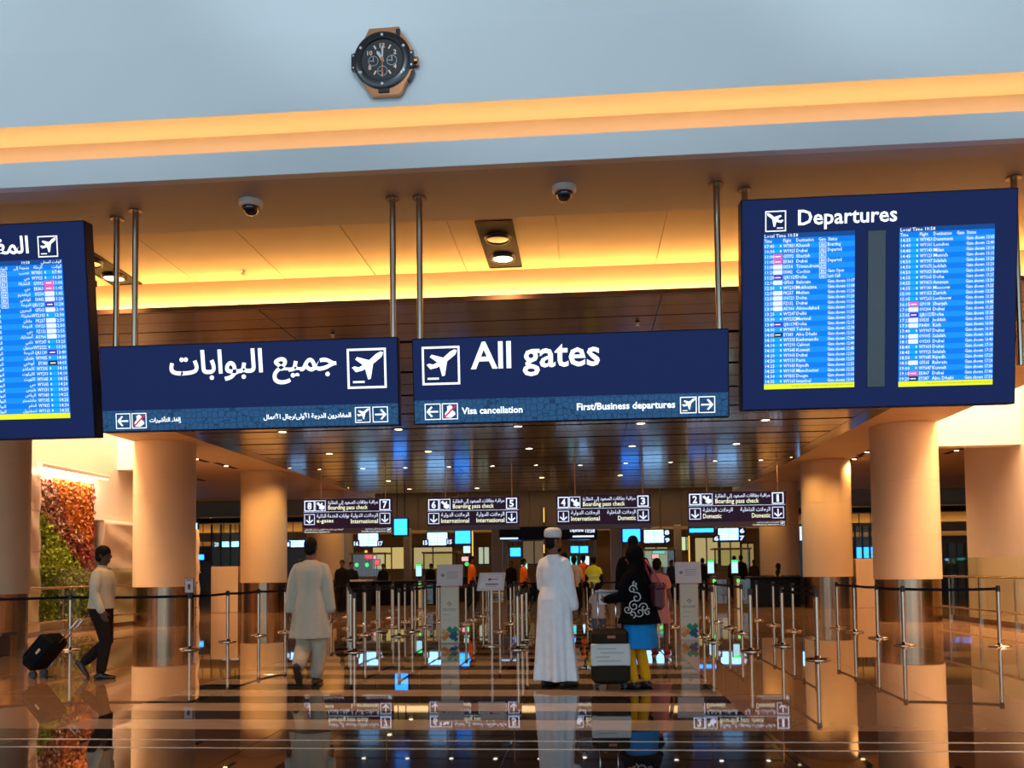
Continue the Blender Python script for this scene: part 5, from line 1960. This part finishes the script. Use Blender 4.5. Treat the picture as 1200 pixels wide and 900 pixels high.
MB().tube([(-.135, .09, 1.075), (.095, .09, 1.075)], [.017, .017], 12).build('grip', mat('grip_grey', (.25, .27, .32), .4), su, True)
MB().tube([(-.09, -.0, .655), (-.07, 0, .70), (.07, 0, .70), (.09, 0, .655)], [.012] * 4, 8).build('top_handle', M_DARK, su, True)
for sx in (-.15, .15):
    for sy in (-.09, .09):
        MB().cyl((sx - .014, sy, .032), (sx + .014, sy, .032), .032, n=16).build('wheel', M_DARK, su, 'auto')
        MB().bbox((sx, sy, .062), (.05, .05, .03), .008).build('wheel_fork', M_DARK, su)

# tall man in black, girl in salmon dress, child
lx, ly = at_floor(744, 770)
p = Person('tall man in a black jacket standing behind the woman in black', (lx, ly), -6, 1.82, ((-.24, .05, .86), (.24, .05, .86)), ((-.11, 0, .075, 0), (.11, .05, .075, 0)), head=(8, 0), skin_i=0, vox=.011, build=1.1)
p.shirt(BK, .84, flare=.015, name='jacket')
p.trousers(cloth('black_trousers', (.012, .012, .015)))
p.hair(HAIR)
p.shoes(SHOE)
lx, ly = at_floor(772, 765)
p = Person('girl in a salmon dress and red shoes behind the woman in black', (lx, ly), 25, 1.48, ((-.20, .05, .70), (.20, .08, .72)), ((-.08, .0, .065, 0), (.10, .06, .065, 0)), head=(0, 0), skin_i=0, vox=.010)
p.robe(cloth('salmon', (.72, .24, .19)), .55, (.24, .19), (.18, .14), 'dress', (.075, .07, .06, .05), to=.5, folds=.05)
p.hair(HAIR, big=1.08)
p.shoes(mat('shoe_red', (.42, .02, .03), .4))
lx, ly = at_floor(702, 759)
p = Person('small child in a pale shirt and grey trousers facing the lanes', (lx, ly), 8, 1.08, ((-.17, .03, .52), (.17, .02, .50)), ((-.06, 0, .05, 0), (.07, .03, .05, 0)), head=(-5, 0), skin_i=0, vox=.009, build=1.1)
p.shirt(cloth('pale_tee', (.58, .46, .42)), .80, .5, flare=.01)
p.trousers(cloth('grey_blue', (.13, .14, .18)), 1.1)
p.hair(HAIR, big=1.2)
p.shoes(SHOE)

# people of the queue and the staff, farther back
C_ORG, C_YEL, C_BLK = cloth('hi_orange', (.95, .16, .015)), cloth('hi_yellow', (.70, .78, .04)), cloth('near_black', (.014, .012, .012))
FAR = [(553, 29, 1.80, 78, C_ORG, .6, 'attendant in an orange shirt left of the notice stand'),
       (614, 29, 1.70, 70, C_ORG, .6, 'attendant in an orange shirt close behind the white robed man'),
       (662, 22, 1.74, 10, cloth('tan_shirt', (.28, .17, .08)), 1, 'person in a tan shirt beyond the white robed man'),
       (673, 25, 1.70, 0, cloth('cream_tee', (.55, .42, .32)), .6, 'person in a cream shirt at the screening gate'),
       (684, 29, 1.80, 0, C_ORG, .6, 'person in a red and orange vest at the screening gate'),
       (696, 25, 1.68, 0, C_YEL, .4, 'guard in a yellow vest with black sleeves at the screening gate'),
       (401, 28.8, 1.72, 170, C_BLK, 1, 'dark clothed man behind the pale topped desk'),
       (412, 31.5, 1.68, 150, C_BLK, 1, 'second dark clothed person behind the pale topped desk'),
       (352, 27, 1.72, 60, C_BLK, 1, 'dark clothed person half hidden behind the grey tunic man'),
       (861, 39, 1.82, 0, C_BLK, 1, 'dark clothed person with another beyond the last pass gate'),
       (869, 39.6, 1.86, 20, C_BLK, 1, 'taller dark clothed person beyond the last pass gate'),
       (824, 37, 1.72, 30, C_BLK, 1, 'dark clothed person between the second kiosk and the pass gate'),
       (884, 41, 1.66, 200, cloth('brown_coat', (.06, .035, .025)), 1, 'person in brown behind the black desk'),
       (505, 40.5, 1.66, 190, C_BLK, 1, 'dark clothed person under the white screen numbered 15'),
       (599, 37, 1.70, 180, C_BLK, 1, 'dark clothed person between the orange attendants'),
       (449, 38.6, 1.66, 180, C_BLK, 1, 'dark clothed person behind the long black desk'),
       (788, 37.2, 1.66, 160, cloth('dim_blue', (.03, .035, .06)), 1, 'dark blue clothed person left of the second kiosk'),
       (912, 32.3, 1.45, -80, C_BLK, 1, 'guard with black headscarf and yellow vest at the black desk')]
for px, yy, h, face, c_, to, lab in FAR:
    X = pt(px, 690, Y=yy).x
    w_ = .10 if face not in (78, 70) else .06
    st = .16 if face in (78, 70) else .03
    p = Person(lab, (X, yy), face, h, ((-.22, .08, .86 * h / 1.75), (.22, .12, .90 * h / 1.75)), ((-w_, -st, .075 + (.08 if st > .1 else 0), 35 if st > .1 else 0), (w_, st * .4, .075, 0)), skin_i=0, vox=.018, fingers=False)
    p.shirt(c_, .86, to)
    p.trousers(C_BLK)
    p.hair(HAIR, big=1.05)
    p.shoes(SHOE)
    if 'yellow vest with' in lab:
        mb = MB()
        p.sleeves(mb, 1.0, (.062, .056, .05, .045))
        remeshed(mb, 'sleeves', C_BLK, p.t, .018, 1)
        for z in (1.02, 1.18):
            MB().lathe([(.188, 0), (.188, .04)], (0, 0, z * p.s), 24, caps=False).build('vest_band', mat('vest_band', (.75, .75, .68), .4), p.t)
    if 'headscarf' in lab:
        mb = MB()
        p.torso(mb, .95, [(.95, .19, .145, 0), (1.12, .178, .14, 0), (1.26, .20, .145, 0), (1.36, .17, .12, 0), (1.43, .10, .08, 0)])
        remeshed(mb, 'vest', C_YEL, p.t, .018, 2)
        mb = MB()
        p.head_ball(mb, (0, -.02, .125), (.095, .11, .125))
        p.head_ball(mb, (0, -.035, .03), (.088, .085, .10))
        remeshed(mb, 'headscarf', C_BLK, p.t, .018, 2)
    if 'red and orange' in lab:
        for sx in (-.12, .12):
            MB().bbox((sx, 0, 1.2 * p.s), (.10, .30, .45), .03).build('red_panel', mat('red_panel', (.55, .02, .02), .7), p.t)
